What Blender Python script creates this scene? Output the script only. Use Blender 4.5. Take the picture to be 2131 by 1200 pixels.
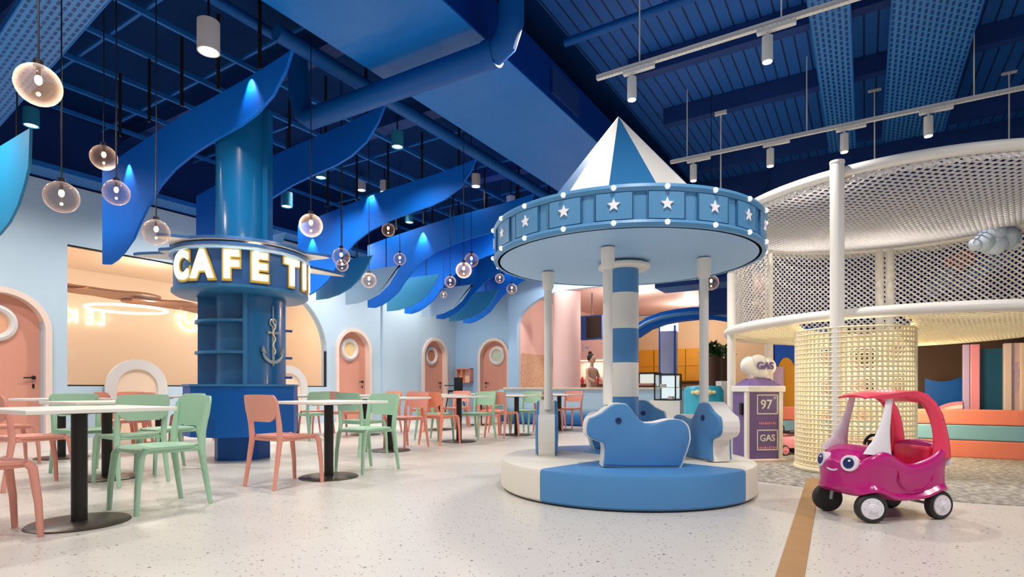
import bpy, bmesh, math, random
from math import sin, cos, pi, radians, sqrt, atan2
from mathutils import Vector, Matrix
random.seed(7)
for o in list(bpy.data.objects): bpy.data.objects.remove(o)
SC = bpy.context.scene
COL = SC.collection
# ------------------------------------------------------------------ camera
TH = radians(31.9); F = 1180.0; CX, HY, EYE = 1065.5, 808.0, 0.86
cd = bpy.data.cameras.new('camera'); cam = bpy.data.objects.new('camera', cd); COL.objects.link(cam)
cd.sensor_width = 36; cd.lens = F/2131*36; cd.shift_y = (HY-600)/2131; cd.clip_end = 200; cd.clip_start = .05
cam.location = (0, 0, EYE); cam.rotation_euler = (pi/2, 0, TH-pi/2)
SC.camera = cam
CT, ST = cos(TH), sin(TH)
def W(R, D, z=0.0):                       # right / forward metres from the camera foot -> room coordinates
    return Vector((ST*R+CT*D, -CT*R+ST*D, z))
def IM(x, y, D):                          # a point seen at pixel (x,y) at forward distance D
    return W((x-CX)/F*D, D, EYE+(HY-y)/F*D)
def FL(x, y, z=0.0):
    D = (EYE-z)*F/(y-HY); return W((x-CX)/F*D, D, z)
def ONA(x, y, a):
    k = (x-CX)/F; return IM(x, y, a/(CT+k*ST))
def ONB(x, y, b):
    k = (x-CX)/F; return IM(x, y, b/(ST-k*CT))
AZ = TH-pi/2                              # room azimuth of the camera's right axis
# ------------------------------------------------------------------ world + exposure
w = bpy.data.worlds.new('world'); SC.world = w; w.use_nodes = True
w.node_tree.nodes['Background'].inputs[0].default_value = (0.86, 0.92, 1.0, 1)
w.node_tree.nodes['Background'].inputs[1].default_value = 0.42
SC.view_settings.view_transform = 'Standard'; SC.view_settings.look = 'None'
SC.view_settings.exposure = 0.10; SC.view_settings.gamma = 1.0
SC.cycles.max_bounces = 6; SC.cycles.diffuse_bounces = 3; SC.cycles.glossy_bounces = 3
SC.cycles.transparent_max_bounces = 12; SC.cycles.sample_clamp_indirect = 4.0
SC.cycles.caustics_reflective = False; SC.cycles.caustics_refractive = False
def lamp(kind, loc, power, color=(1,1,1), size=.08, angle=120, blend=.6, target=None, name='lamp_light', parent=None):
    l = bpy.data.lights.new(name, kind); l.energy = power; l.color = color
    if kind == 'AREA': l.size = size
    else: l.shadow_soft_size = size
    if kind == 'SPOT': l.spot_size = radians(angle); l.spot_blend = blend
    o = bpy.data.objects.new(name, l); COL.objects.link(o); o.location = loc
    if target is not None:
        o.rotation_euler = (Vector(target)-Vector(loc)).to_track_quat('-Z', 'Y').to_euler()
    if parent is not None:
        o.parent = parent; o.matrix_parent_inverse = parent.matrix_world.inverted()
    return o
# ------------------------------------------------------------------ materials
def lin(h):
    h = h.lstrip('#'); c = [int(h[i:i+2], 16)/255 for i in (0, 2, 4)]
    return tuple(x/12.92 if x <= .04045 else ((x+.055)/1.055)**2.4 for x in c)+(1,)
def mat(name, col, rough=.5, metal=0, emit=0, ecol=None, bump=0, bscale=40, var=0, vscale=6, spec=.5, coat=0):
    m = bpy.data.materials.new(name); m.use_nodes = True; nt = m.node_tree; p = nt.nodes['Principled BSDF']
    c = lin(col); p.inputs['Base Color'].default_value = c; p.inputs['Roughness'].default_value = rough
    p.inputs['Metallic'].default_value = metal; p.inputs['Specular IOR Level'].default_value = spec
    if coat: p.inputs['Coat Weight'].default_value = coat; p.inputs['Coat Roughness'].default_value = .08
    if emit: p.inputs['Emission Color'].default_value = lin(ecol or col); p.inputs['Emission Strength'].default_value = emit
    tc = nt.nodes.new('ShaderNodeTexCoord')
    if var:
        n = nt.nodes.new('ShaderNodeTexNoise'); n.inputs['Scale'].default_value = vscale; n.inputs['Detail'].default_value = 3
        nt.links.new(tc.outputs['Object'], n.inputs['Vector'])
        mx = nt.nodes.new('ShaderNodeMix'); mx.data_type = 'RGBA'
        mx.inputs[6].default_value = tuple(x*(1-var) for x in c[:3])+(1,); mx.inputs[7].default_value = tuple(min(1, x*(1+var)) for x in c[:3])+(1,)
        nt.links.new(n.outputs[0], mx.inputs[0]); nt.links.new(mx.outputs[2], p.inputs['Base Color'])
    if bump:
        n = nt.nodes.new('ShaderNodeTexNoise'); n.inputs['Scale'].default_value = bscale; n.inputs['Detail'].default_value = 3
        b = nt.nodes.new('ShaderNodeBump'); b.inputs['Strength'].default_value = bump; b.inputs['Distance'].default_value = .02
        nt.links.new(tc.outputs['Object'], n.inputs['Vector']); nt.links.new(n.outputs[0], b.inputs['Height']); nt.links.new(b.outputs[0], p.inputs['Normal'])
    return m
def emis(name, col, s):
    m = bpy.data.materials.new(name); m.use_nodes = True; nt = m.node_tree; nt.nodes.clear()
    e = nt.nodes.new('ShaderNodeEmission'); e.inputs[0].default_value = lin(col); e.inputs[1].default_value = s
    o = nt.nodes.new('ShaderNodeOutputMaterial'); nt.links.new(e.outputs[0], o.inputs[0]); return m
def glassy(name, col, tint, fac=.25, power=2.0):
    m = bpy.data.materials.new(name); m.use_nodes = True; nt = m.node_tree; nt.nodes.clear()
    t = nt.nodes.new('ShaderNodeBsdfTransparent'); t.inputs[0].default_value = lin(tint)
    g = nt.nodes.new('ShaderNodeBsdfPrincipled'); g.inputs['Base Color'].default_value = lin(col); g.inputs['Roughness'].default_value = .04; g.inputs['Specular IOR Level'].default_value = 1
    lw = nt.nodes.new('ShaderNodeLayerWeight'); lw.inputs[0].default_value = fac
    pw = nt.nodes.new('ShaderNodeMath'); pw.operation = 'POWER'; pw.inputs[1].default_value = power
    ad = nt.nodes.new('ShaderNodeMath'); ad.operation = 'ADD'; ad.inputs[1].default_value = .03; ad.use_clamp = True
    x = nt.nodes.new('ShaderNodeMixShader'); o = nt.nodes.new('ShaderNodeOutputMaterial')
    nt.links.new(lw.outputs['Facing'], pw.inputs[0]); nt.links.new(pw.outputs[0], ad.inputs[0]); nt.links.new(ad.outputs[0], x.inputs[0])
    nt.links.new(t.outputs[0], x.inputs[1]); nt.links.new(g.outputs[0], x.inputs[2]); nt.links.new(x.outputs[0], o.inputs[0]); return m
M = {}
M['wall'] = mat('pale_blue_paint', '#bcd4e4', .6, var=.03)
M['wallb'] = mat('mid_blue_paint', '#a4c9ea', .6)
M['navy'] = mat('navy_paint', '#003478', .7, var=.1)
M['ceil'] = mat('ceiling_blue', '#002a5c', .8, var=.2, vscale=1.2, spec=.1)
M['rail'] = mat('rail_blue', '#1668b8', .55, spec=.3)
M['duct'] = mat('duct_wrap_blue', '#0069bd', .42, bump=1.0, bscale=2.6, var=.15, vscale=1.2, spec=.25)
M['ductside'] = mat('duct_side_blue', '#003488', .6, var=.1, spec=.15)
M['pipe'] = mat('pipe_blue', '#00529e', .5, spec=.25)
M['wave'] = mat('wave_panel_blue', '#0066cc', .6, spec=.2, var=.03)
M['teal'] = mat('teal_panel', '#127aa6', .5)
M['palepan'] = mat('pale_panel', '#a3c4de', .5)
M['pillar'] = mat('pillar_blue', '#0d6098', .25, var=.08, coat=.3)
M['pillard'] = mat('pillar_royal_blue', '#0054a4', .4, var=.04, spec=.3)
M['pillarm'] = mat('pillar_slate_blue', '#2c6f9f', .35)
M['band'] = mat('sign_band_blue', '#2c5a96', .35)
M['letter'] = emis('lit_letter', '#fff4d8', 4)
M['halo'] = mat('letter_halo', '#8f7834', .4, emit=.3, ecol='#e0b040')  # gold glow round the letters, put into colour and emission
M['white'] = mat('white_paint', '#eeeae2', .45)
M['cream'] = mat('cream_vinyl', '#e6e0d2', .5, bump=.1, bscale=8)
M['net'] = mat('white_rope', '#e6e2e0', .7)
M['netc'] = mat('cream_warm_light_rope', '#ecdfbd', .75)  # warm light on the lower nets is put into the cream colour
M['silver'] = mat('silver_paint', '#a7aeb0', .35, metal=.6)
M['green'] = mat('sage_plastic', '#a4ccae', .45)
M['pink'] = mat('coral_plastic', '#e59c8a', .45)
M['orange'] = mat('orange_coral_plastic', '#f0987a', .45)
M['top'] = mat('table_laminate', '#eeebe2', .3)
M['black'] = mat('black_metal', '#24211f', .4, metal=.3)
M['bronze'] = mat('base_bronze', '#5a4e44', .35, metal=.6)
M['door'] = mat('coral_door', '#dd9b86', .5, var=.02)
M['frame'] = mat('door_frame_cream', '#efd9cc', .5)
M['ringw'] = mat('porthole_ring', '#dedad6', .45)
M['peach'] = mat('peach_wall', '#f8dcc0', .6)
M['wood'] = mat('brown_trim', '#a56a3c', .5)
M['carb'] = mat('carousel_blue', '#4c89c0', .45, bump=.12, bscale=5, var=.03)
M['carbl'] = mat('carousel_bounce_light_blue', '#9cc4ea', .5, bump=.05, bscale=5)  # bounced light under the canopy is put into this lighter blue
M['carbf'] = mat('carousel_fascia_blue', '#5896c6', .4)
M['card'] = mat('carousel_dark_blue', '#1c6fa8', .5)
M['seam'] = mat('seam_dark', '#2b6a99', .6)
M['bulb'] = mat('white_bulb', '#ffffff', .3, emit=.5, ecol='#e8f4ff')
M['starw'] = mat('star_white', '#f4f0f4', .5, emit=.1)
M['purple'] = mat('purple_paint', '#745d95', .55)
M['magenta'] = mat('magenta_plastic', '#bd1476', .28, coat=.4)
M['redpink'] = mat('pink_red_plastic', '#f0385c', .3, coat=.4)
M['carwhite'] = mat('white_plastic', '#efe9f0', .35)
M['navyeye'] = mat('navy_eye', '#1a2a60', .3)
M['tyre'] = mat('tyre_black', '#2c2a2a', .6)
M['coral'] = mat('coral_vinyl', '#f58c72', .5, bump=.15, bscale=4)
M['aqua'] = mat('aqua_vinyl', '#86b9c9', .5, bump=.15, bscale=4)
M['yellow'] = mat('mustard_panel', '#e0a020', .5)
M['brown'] = mat('brown_dark', '#6a4a34', .6)
M['tan'] = mat('tan_ceiling', '#e8cda4', .6)
M['leaf'] = mat('leaf_green', '#35602c', .6)
M['skin'] = mat('skin', '#d8a588', .6)
M['hair'] = mat('dark_hair', '#1e1816', .7)
M['softpink'] = mat('soft_pink_wall', '#f5cdc4', .6)
M['lilac'] = mat('lilac_paint', '#c9b2d8', .5)
M['bluebox'] = mat('blue_box', '#1d56a8', .5)
M['greycol'] = mat('grey_blue_column', '#a3b0d0', .45)
M['kidpink'] = mat('pink_plastic', '#f39aa6', .35)
M['red'] = mat('red_plastic', '#c8323c', .4)
M['screen'] = mat('dark_screen', '#1a1a1e', .2)
M['glow'] = emis('lamp_face', '#fff6e6', 14)
M['glowcool'] = emis('lamp_face_cool', '#d8fff8', 5)
M['filament'] = emis('filament', '#ffcf90', 22)
M['neon'] = emis('neon_white', '#fff2cc', 3.2)
M['shelfglow'] = emis('shelf_strip', '#fff0d0', 3)
M['globe'] = glassy('amber_globe_glass', '#e8d6d4', '#f6ece6', .5, 2.6)
M['caselit'] = emis('case_lit', '#f0f0e4', .9)
M['clear'] = glassy('clear_glass', '#dfe8ee', '#f4f8fa', .3, 3)
def floor_mat():
    m = mat('terrazzo_floor', '#d9d3ca', .32); nt = m.node_tree; p = nt.nodes['Principled BSDF']
    tc = nt.nodes.new('ShaderNodeTexCoord'); col = None
    def speck(scale, lo, c, prev, seed):
        mp = nt.nodes.new('ShaderNodeMapping'); mp.inputs['Location'].default_value = (seed, seed*2, 0); nt.links.new(tc.outputs['Object'], mp.inputs[0])
        v = nt.nodes.new('ShaderNodeTexVoronoi'); v.inputs['Scale'].default_value = scale; nt.links.new(mp.outputs[0], v.inputs['Vector'])
        r = nt.nodes.new('ShaderNodeMath'); r.operation = 'LESS_THAN'; r.inputs[1].default_value = lo; nt.links.new(v.outputs['Distance'], r.inputs[0])
        mx = nt.nodes.new('ShaderNodeMix'); mx.data_type = 'RGBA'; nt.links.new(r.outputs[0], mx.inputs[0])
        if prev is None: mx.inputs[6].default_value = lin('#d2cdc5')
        else: nt.links.new(prev, mx.inputs[6])
        mx.inputs[7].default_value = lin(c); return mx.outputs[2]
    col = speck(26, .15, '#7d7874', None, 1.3); col = speck(45, .14, '#a69e94', col, 7.1); col = speck(9, .075, '#48484e', col, 3.7)
    nt.links.new(col, p.inputs['Base Color']); return m
M['floor'] = floor_mat()
def carpet_mat():
    m = mat('carpet', '#a39c94', .95, bump=.6, bscale=120); nt = m.node_tree; p = nt.nodes['Principled BSDF']
    tc = nt.nodes.new('ShaderNodeTexCoord'); n = nt.nodes.new('ShaderNodeTexNoise'); n.inputs['Scale'].default_value = 18; n.inputs['Detail'].default_value = 6
    r = nt.nodes.new('ShaderNodeValToRGB'); r.color_ramp.elements[0].position = .4; r.color_ramp.elements[0].color = lin('#8d8780'); r.color_ramp.elements[1].position = .62; r.color_ramp.elements[1].color = lin('#c3bcb2')
    nt.links.new(tc.outputs['Object'], n.inputs['Vector']); nt.links.new(n.outputs[0], r.inputs[0]); nt.links.new(r.outputs[0], p.inputs['Base Color']); return m
M['carpet'] = carpet_mat()
def tray_mat():                            # perforated steel: punched slots are drawn as darker colour, not cut through
    m = mat('perforated_tray', '#2f74bd', .45, metal=.2); nt = m.node_tree; p = nt.nodes['Principled BSDF']; out = nt.nodes['Material Output']
    tc = nt.nodes.new('ShaderNodeTexCoord'); b = nt.nodes.new('ShaderNodeTexBrick'); b.inputs['Scale'].default_value = 1
    b.inputs['Brick Width'].default_value = .12; b.inputs['Row Height'].default_value = .06; b.inputs['Mortar Size'].default_value = .016; b.inputs['Mortar Smooth'].default_value = 0; b.offset = .5
    b.inputs['Color1'].default_value = (1,1,1,1); b.inputs['Color2'].default_value = (1,1,1,1); b.inputs['Mortar'].default_value = (0,0,0,1)
    nt.links.new(tc.outputs['Object'], b.inputs['Vector'])
    mx = nt.nodes.new('ShaderNodeMix'); mx.data_type = 'RGBA'; mx.inputs[6].default_value = lin('#3a82c8'); mx.inputs[7].default_value = lin('#0c3f7e')
    nt.links.new(b.outputs['Color'], mx.inputs[0]); nt.links.new(mx.outputs[2], p.inputs['Base Color']); return m
M['tray'] = tray_mat()
def corr_mat():
    m = mat('corrugated_deck', '#134f98', .6); nt = m.node_tree; p = nt.nodes['Principled BSDF']
    tc = nt.nodes.new('ShaderNodeTexCoord'); s = nt.nodes.new('ShaderNodeSeparateXYZ'); nt.links.new(tc.outputs['Object'], s.inputs[0])
    a = nt.nodes.new('ShaderNodeMath'); a.operation = 'MULTIPLY'; a.inputs[1].default_value = 1/.16; nt.links.new(s.outputs['Y'], a.inputs[0])
    fr = nt.nodes.new('ShaderNodeMath'); fr.operation = 'FRACT'; nt.links.new(a.outputs[0], fr.inputs[0])
    lt = nt.nodes.new('ShaderNodeMath'); lt.operation = 'LESS_THAN'; lt.inputs[1].default_value = .14; nt.links.new(fr.outputs[0], lt.inputs[0])
    mx = nt.nodes.new('ShaderNodeMix'); mx.data_type = 'RGBA'; mx.inputs[6].default_value = lin('#165cae'); mx.inputs[7].default_value = lin('#04214e')
    nt.links.new(lt.outputs[0], mx.inputs[0]); nt.links.new(mx.outputs[2], p.inputs['Base Color']); return m
M['corr'] = corr_mat()
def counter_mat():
    m = mat('counter_blue_gradient', '#a9cbe6', .5); nt = m.node_tree; p = nt.nodes['Principled BSDF']
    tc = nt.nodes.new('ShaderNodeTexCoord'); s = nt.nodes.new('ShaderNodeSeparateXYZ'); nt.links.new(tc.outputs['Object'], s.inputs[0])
    r = nt.nodes.new('ShaderNodeValToRGB'); e = r.color_ramp.elements; e[0].position = .12; e[0].color = lin('#0f5fa8'); e[1].position = .42; e[1].color = lin('#b3d3ea')  # bluer towards the foot, pale above
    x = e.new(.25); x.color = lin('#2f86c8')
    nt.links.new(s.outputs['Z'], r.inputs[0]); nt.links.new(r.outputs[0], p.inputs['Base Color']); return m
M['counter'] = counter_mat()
def speckle(name, base, c2, scale=60, t=.3):
    m = mat(name, base, .6); nt = m.node_tree; p = nt.nodes['Principled BSDF']; tc = nt.nodes.new('ShaderNodeTexCoord')
    v = nt.nodes.new('ShaderNodeTexVoronoi'); v.inputs['Scale'].default_value = scale; nt.links.new(tc.outputs['Object'], v.inputs['Vector'])
    l = nt.nodes.new('ShaderNodeMath'); l.operation = 'LESS_THAN'; l.inputs[1].default_value = t; nt.links.new(v.outputs['Distance'], l.inputs[0])
    mx = nt.nodes.new('ShaderNodeMix'); mx.data_type = 'RGBA'; mx.inputs[6].default_value = lin(base); mx.inputs[7].default_value = lin(c2)
    nt.links.new(l.outputs[0], mx.inputs[0]); nt.links.new(mx.outputs[2], p.inputs['Base Color']); return m
M['terr'] = speckle('terrazzo_panel', '#d9b394', '#9a7458', 22, .28)
# ------------------------------------------------------------------ mesh helpers
class MB:
    def __init__(s): s.b = bmesh.new()
    def face(s, pts):
        return s.b.faces.new([s.b.verts.new(p) for p in pts])
    def box(s, c, d, rz=0, bev=0):
        r = bmesh.ops.create_cube(s.b, size=1); vs = r['verts']; m = Matrix.Translation(c) @ Matrix.Rotation(rz, 4, 'Z') @ Matrix.Diagonal((d[0], d[1], d[2], 1))
        bmesh.ops.transform(s.b, matrix=m, verts=vs)
        if bev: bmesh.ops.bevel(s.b, geom=list({e for v in vs for e in v.link_edges}), offset=bev, segments=2, affect='EDGES', profile=.5)
        return s
    def cyl(s, p0, p1, r0, r1=None, n=24):
        p0, p1 = Vector(p0), Vector(p1); r1 = r0 if r1 is None else r1; d = p1-p0
        r = bmesh.ops.create_cone(s.b, cap_ends=True, segments=n, radius1=max(r0, 1e-4), radius2=max(r1, 1e-4), depth=d.length)
        m = Matrix.Translation((p0+p1)/2) @ d.to_track_quat('Z', 'Y').to_matrix().to_4x4()
        bmesh.ops.transform(s.b, matrix=m, verts=r['verts']); return s
    def sph(s, c, r, n=16, sc=(1,1,1)):
        q = bmesh.ops.create_uvsphere(s.b, u_segments=n, v_segments=max(6, n//2+2), radius=r)
        bmesh.ops.transform(s.b, matrix=Matrix.Translation(c) @ Matrix.Diagonal((*sc, 1)), verts=q['verts']); return s
    def loft(s, rings, cap=True, close=True):
        V = [[s.b.verts.new(p) for p in r] for r in rings]; n = len(V[0])
        for a, b in zip(V, V[1:]):
            for i in range(n if close else n-1):
                j = (i+1) % n
                try: s.b.faces.new((a[i], a[j], b[j], b[i]))
                except ValueError: pass
        if cap:
            s.b.faces.new(V[0][::-1]); s.b.faces.new(V[-1])
        return s
    def tube(s, pts, r, n=10, closed=False, flat=1.0):
        pts = [Vector(p) for p in pts]; R = []
        N = len(pts); px_ = None
        for i, p in enumerate(pts):
            a = pts[(i-1) % N] if closed or i > 0 else p; b = pts[(i+1) % N] if closed or i < N-1 else p
            t = (b-a).normalized(); up = Vector((0, 0, 1)) if abs(t.z) < .95 else Vector((1, 0, 0))
            x = t.cross(up).normalized() if px_ is None else (px_-t*px_.dot(t)).normalized()
            px_ = x; y = x.cross(t).normalized(); rr = r[i] if isinstance(r, (list, tuple)) else r
            R.append([p+x*rr*cos(2*pi*k/n)+y*rr*flat*sin(2*pi*k/n) for k in range(n)])
        if closed: R.append(R[0])
        return s.loft(R, cap=not closed)
    def prism(s, pts, off):                # planar outline extruded by a vector
        off = Vector(off); a = [s.b.verts.new(p) for p in pts]; b = [s.b.verts.new(Vector(p)+off) for p in pts]
        s.b.faces.new(a); s.b.faces.new(b[::-1]); n = len(a)
        for i in range(n): s.b.faces.new((a[i], b[i], b[(i+1) % n], a[(i+1) % n]))
        return s
    def lathe(s, prof, c=(0,0,0), n=48, a0=0, a1=2*pi, closedprof=False):
        c = Vector(c); full = abs(a1-a0-2*pi) < 1e-6; k = n if full else n+1
        rings = []
        for i in range(k):
            a = a0+(a1-a0)*i/n; rings.append([c+Vector((r*cos(a), r*sin(a), z)) for r, z in prof])
        if full: rings.append(rings[0])
        V = []
        for i, r in enumerate(rings):
            V.append(V[0] if (full and i == k) else [s.b.verts.new(p) for p in r])
        m = len(prof)
        for a, b in zip(V, V[1:]):
            for j in range(m if closedprof else m-1):
                q = (a[j], b[j], b[(j+1) % m], a[(j+1) % m])
                try: s.b.faces.new(q)
                except ValueError: pass
        if closedprof and not full: s.b.faces.new(V[0]); s.b.faces.new(V[-1][::-1])
        return s
def thing(name, label, cat, loc=(0,0,0), rz=0, group=None):
    o = bpy.data.objects.new(name, None); COL.objects.link(o); o.location = loc; o.rotation_euler = (0, 0, rz); o.empty_display_size = .1
    o['label'] = label; o['category'] = cat
    if group: o['group'] = group
    bpy.context.view_layer.update() if False else None
    return o
def wm(o):
    m = Matrix.Translation(o.location) @ o.rotation_euler.to_matrix().to_4x4()
    return (wm(o.parent) @ m) if o.parent else m
def obj(name, mb, m, parent=None, smooth=False, world=False, label=None, kind=None):
    me = bpy.data.meshes.new(name); b = mb.b
    if world and parent is not None: bmesh.ops.transform(b, matrix=wm(parent).inverted(), verts=b.verts)
    bmesh.ops.remove_doubles(b, verts=b.verts, dist=1e-5)
    bmesh.ops.recalc_face_normals(b, faces=b.faces); b.to_mesh(me); b.free()
    for x in (m if isinstance(m, list) else [m]): me.materials.append(x)
    if smooth:
        me.polygons.foreach_set('use_smooth', [True]*len(me.polygons)); me.set_sharp_from_angle(angle=radians(38))
    o = bpy.data.objects.new(name, me); COL.objects.link(o)
    if parent is not None: o.parent = parent
    if label: o['label'] = label
    if kind: o['kind'] = kind
    return o
def single(name, mb, m, label, cat, group=None, smooth=False):
    b = mb.b; c = Vector((0, 0, 0)); n = len(b.verts)
    for v in b.verts: c += v.co
    c /= n; c.z = min(v.co.z for v in b.verts)
    bmesh.ops.translate(b, vec=-c, verts=b.verts)
    o = obj(name, mb, m, smooth=smooth); o.location = c; o['label'] = label; o['category'] = cat
    if group: o['group'] = group
    return o
def struct(name, mb, m, smooth=False): return obj(name, mb, m, smooth=smooth, kind='structure')
def copy_tree(o, parent=None):
    c = o.copy(); COL.objects.link(c); c.parent = parent
    for ch in list(o.children): copy_tree(ch, c)
    return c
def text_mesh(txt, size, ext=.01, bold=0.0, mirror=False, align='CENTER'):
    cu = bpy.data.curves.new('t', 'FONT'); cu.body = txt; cu.size = size; cu.extrude = ext; cu.offset = bold; cu.align_x = align; cu.align_y = 'CENTER'
    o = bpy.data.objects.new('t', cu); COL.objects.link(o); bpy.context.view_layer.update()
    dg = bpy.context.evaluated_depsgraph_get(); me = bpy.data.meshes.new_from_object(o.evaluated_get(dg))
    bpy.data.objects.remove(o); bpy.data.curves.remove(cu)
    if mirror:
        for v in me.vertices: v.co.x = -v.co.x
        me.flip_normals()
    return me
def text(name, txt, size, pos, az, m, parent=None, ext=.01, bold=0.0, mirror=False, sx=1, sy=1, align='CENTER'):
    # az: room azimuth the face of the text looks towards
    me = text_mesh(txt, size, ext, bold, mirror, align)
    M4 = Matrix.Translation(pos) @ Matrix.Rotation(az+pi/2, 4, 'Z') @ Matrix.Rotation(pi/2, 4, 'X') @ Matrix.Diagonal((sx, sy, 1, 1))
    if parent is not None: M4 = wm(parent).inverted() @ M4
    me.transform(M4); me.materials.append(m)
    o = bpy.data.objects.new(name, me); COL.objects.link(o)
    if parent is not None: o.parent = parent
    return o
def rods(edges, r, n=3):                   # every rope segment as a thin prism, quickly
    verts, faces = [], []
    for a, b in edges:
        a, b = Vector(a), Vector(b); t = (b-a).normalized(); up = Vector((0, 0, 1)) if abs(t.z) < .9 else Vector((1, 0, 0))
        x = t.cross(up).normalized()*r; y = x.cross(t).normalized()*r; k = len(verts)
        for p in (a, b):
            for i in range(n):
                q = 2*pi*i/n; verts.append(p+x*cos(q)+y*sin(q))
        for i in range(n):
            j = (i+1) % n; faces.append((k+i, k+j, k+n+j, k+n+i))
    return verts, faces
def rod_obj(name, edges, r, m, parent, n=3, kind=None):
    inv = wm(parent).inverted(); v, f = rods(edges, r, n); me = bpy.data.meshes.new(name)
    me.from_pydata([inv @ p for p in v], [], f); me.materials.append(m)
    o = bpy.data.objects.new(name, me); COL.objects.link(o); o.parent = parent
    if kind: o['kind'] = kind
    return o
# ================================================================== STRUCTURE
BW = 11.54; AW = 15.0; ZC = 5.6
struct('floor', MB().box((8, 3, -.05), (34, 34, .1)), M['floor'])
struct('ceiling', MB().box((8, 8.7, ZC+.1), (34, 10.6, .2)), M['ceil'])
struct('ceiling', MB().box((8, -4.8, ZC+.1), (34, 16.4, .2)), M['corr'])
# round carpet and inlaid strip
CC = W(4.8, 7.0)
struct('trim_1', MB().lathe([(0, .006), (3.05, .006), (3.05, 0)], CC, 96), M['carpet'])
p0, p1 = W(2.68, 5.06), W(1.19, 2.45); d = (p1-p0).normalized()
struct('trim_2', MB().box(((p0+d*1.6)+Vector((0, 0, .004))), (4.0, .115, .006), atan2(d.y, d.x)), mat('oak_strip', '#a87f52', .5, var=.15, vscale=9))
# --- left wall with big arched window and doors, cut as a grid of pieces
def arch_pts(c, hw, ztop, z0=0, n=16, sy=1):
    zc = ztop-hw*sy; return [(c-hw, z0), (c-hw, zc)]+[(c-hw*cos(pi*i/n), zc+hw*sy*sin(pi*i/n)) for i in range(1, n)]+[(c+hw, zc), (c+hw, z0)]
def wall_b(mb, pts, b, t=.2):              # outline in (a,z) on plane b
    mb.prism([(a, b, z) for a, z in pts], (0, t, 0)); return mb
WX0, WX1, WZ0, WZ1 = 4.2, 9.69, .90, 3.32
def dome(c, hw, ztop, L, R, ZT):           # wall piece from L to R with an arched doorway in it
    A = arch_pts(c, hw, ztop); n = len(A); h = n//2
    left = [(L, 0)]+A[:h+1]+[(c, ZT), (L, ZT)]; right = [(c, ZT)]+A[h:]+[(R, 0), (R, ZT)]
    return left, right
ZT = 4.32
wl = MB()
D1, D2, D3 = 2.83, None, None
def a_on(x): return ONB(x, 808, BW).x
D1c = a_on(0); D2c = a_on(736); D3c = a_on(905)
for c, L, R in ((D1c, D1c-3.5, WX0), (D2c, WX1, 12.6), (D3c, 12.6, AW)):
    for P in dome(c, .56, 2.40, L, R, ZT): wall_b(wl, P, BW)
wall_b(wl, [(WX0, 0), (WX1, 0), (WX1, WZ0), (WX0, WZ0)], BW)
ar = [(WX1-1.75+1.75*sin(t), WZ1-1.55+1.55*cos(t)) for t in [pi/2*i/14 for i in range(15)]]
wall_b(wl, [(WX0, WZ1)]+ar+[(WX1, ZT), (WX0, ZT)], BW)
struct('wall_left', wl, M['wall'])
struct('wall_left_upper', MB().box((7.6, BW+.3, 5.0), (22, .2, 1.4)), M['navy'])
# lighter pilaster stretch near door three, slightly proud
struct('trim_3', MB().box(((a_on(794)+a_on(868))/2, BW-.03, ZT/2), (a_on(868)-a_on(794), .06, ZT)), M['wall'])
# far wall with door four
wf = MB(); D4c = ONA(1028, 808, AW).y
B1 = 8.05
for P in dome(D4c, .54, 2.40, B1, BW, ZT+.0): wf.prism([(AW, a, z) for a, z in P], (.2, 0, 0))
struct('wall_far', wf, M['wallb'])
struct('wall_far_upper', MB().box((AW+.1, 1, 4.95), (.2, 22, 1.3)), M['navy'])
# window glass, thin dark frame
gl = MB(); wall_b(gl, [(WX0, WZ0), (WX1, WZ0), (WX1, WZ1-1.55)]+ar[::-1]+[(WX0, WZ1)], BW+.08, .01)
gp = struct('window_1', gl, M['clear'])
fr = MB(); fr.box(((WX0+WX1)/2, BW+.05, WZ0+.012), (WX1-WX0, .06, .025)); fr.box(((WX0+8)/2, BW+.05, WZ1-.012), (8-WX0, .06, .025)); fr.box((WX1-.015, BW+.05, 1.35), (.03, .06, .9))
struct('trim_4', fr, M['black'])
# lit peach party room behind the window
rm = MB(); rm.box((6.5, 16.0, 1.9), (10.5, .1, 3.8)); rm.box((1.3, 13.9, 1.9), (.1, 4.4, 3.8)); rm.box((11.6, 13.9, 1.9), (.1, 4.4, 3.8))
struct('wall_party_room', rm, M['peach'])
struct('ceiling_party_room', MB().box((6.5, 13.9, 3.75), (10.5, 4.4, .1)), M['peach'])
for a in (3.5, 6.5, 9.5): lamp('POINT', (a, 13.6, 2.9), 108, (1, .86, .72), .25, name='party_room_light')
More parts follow.
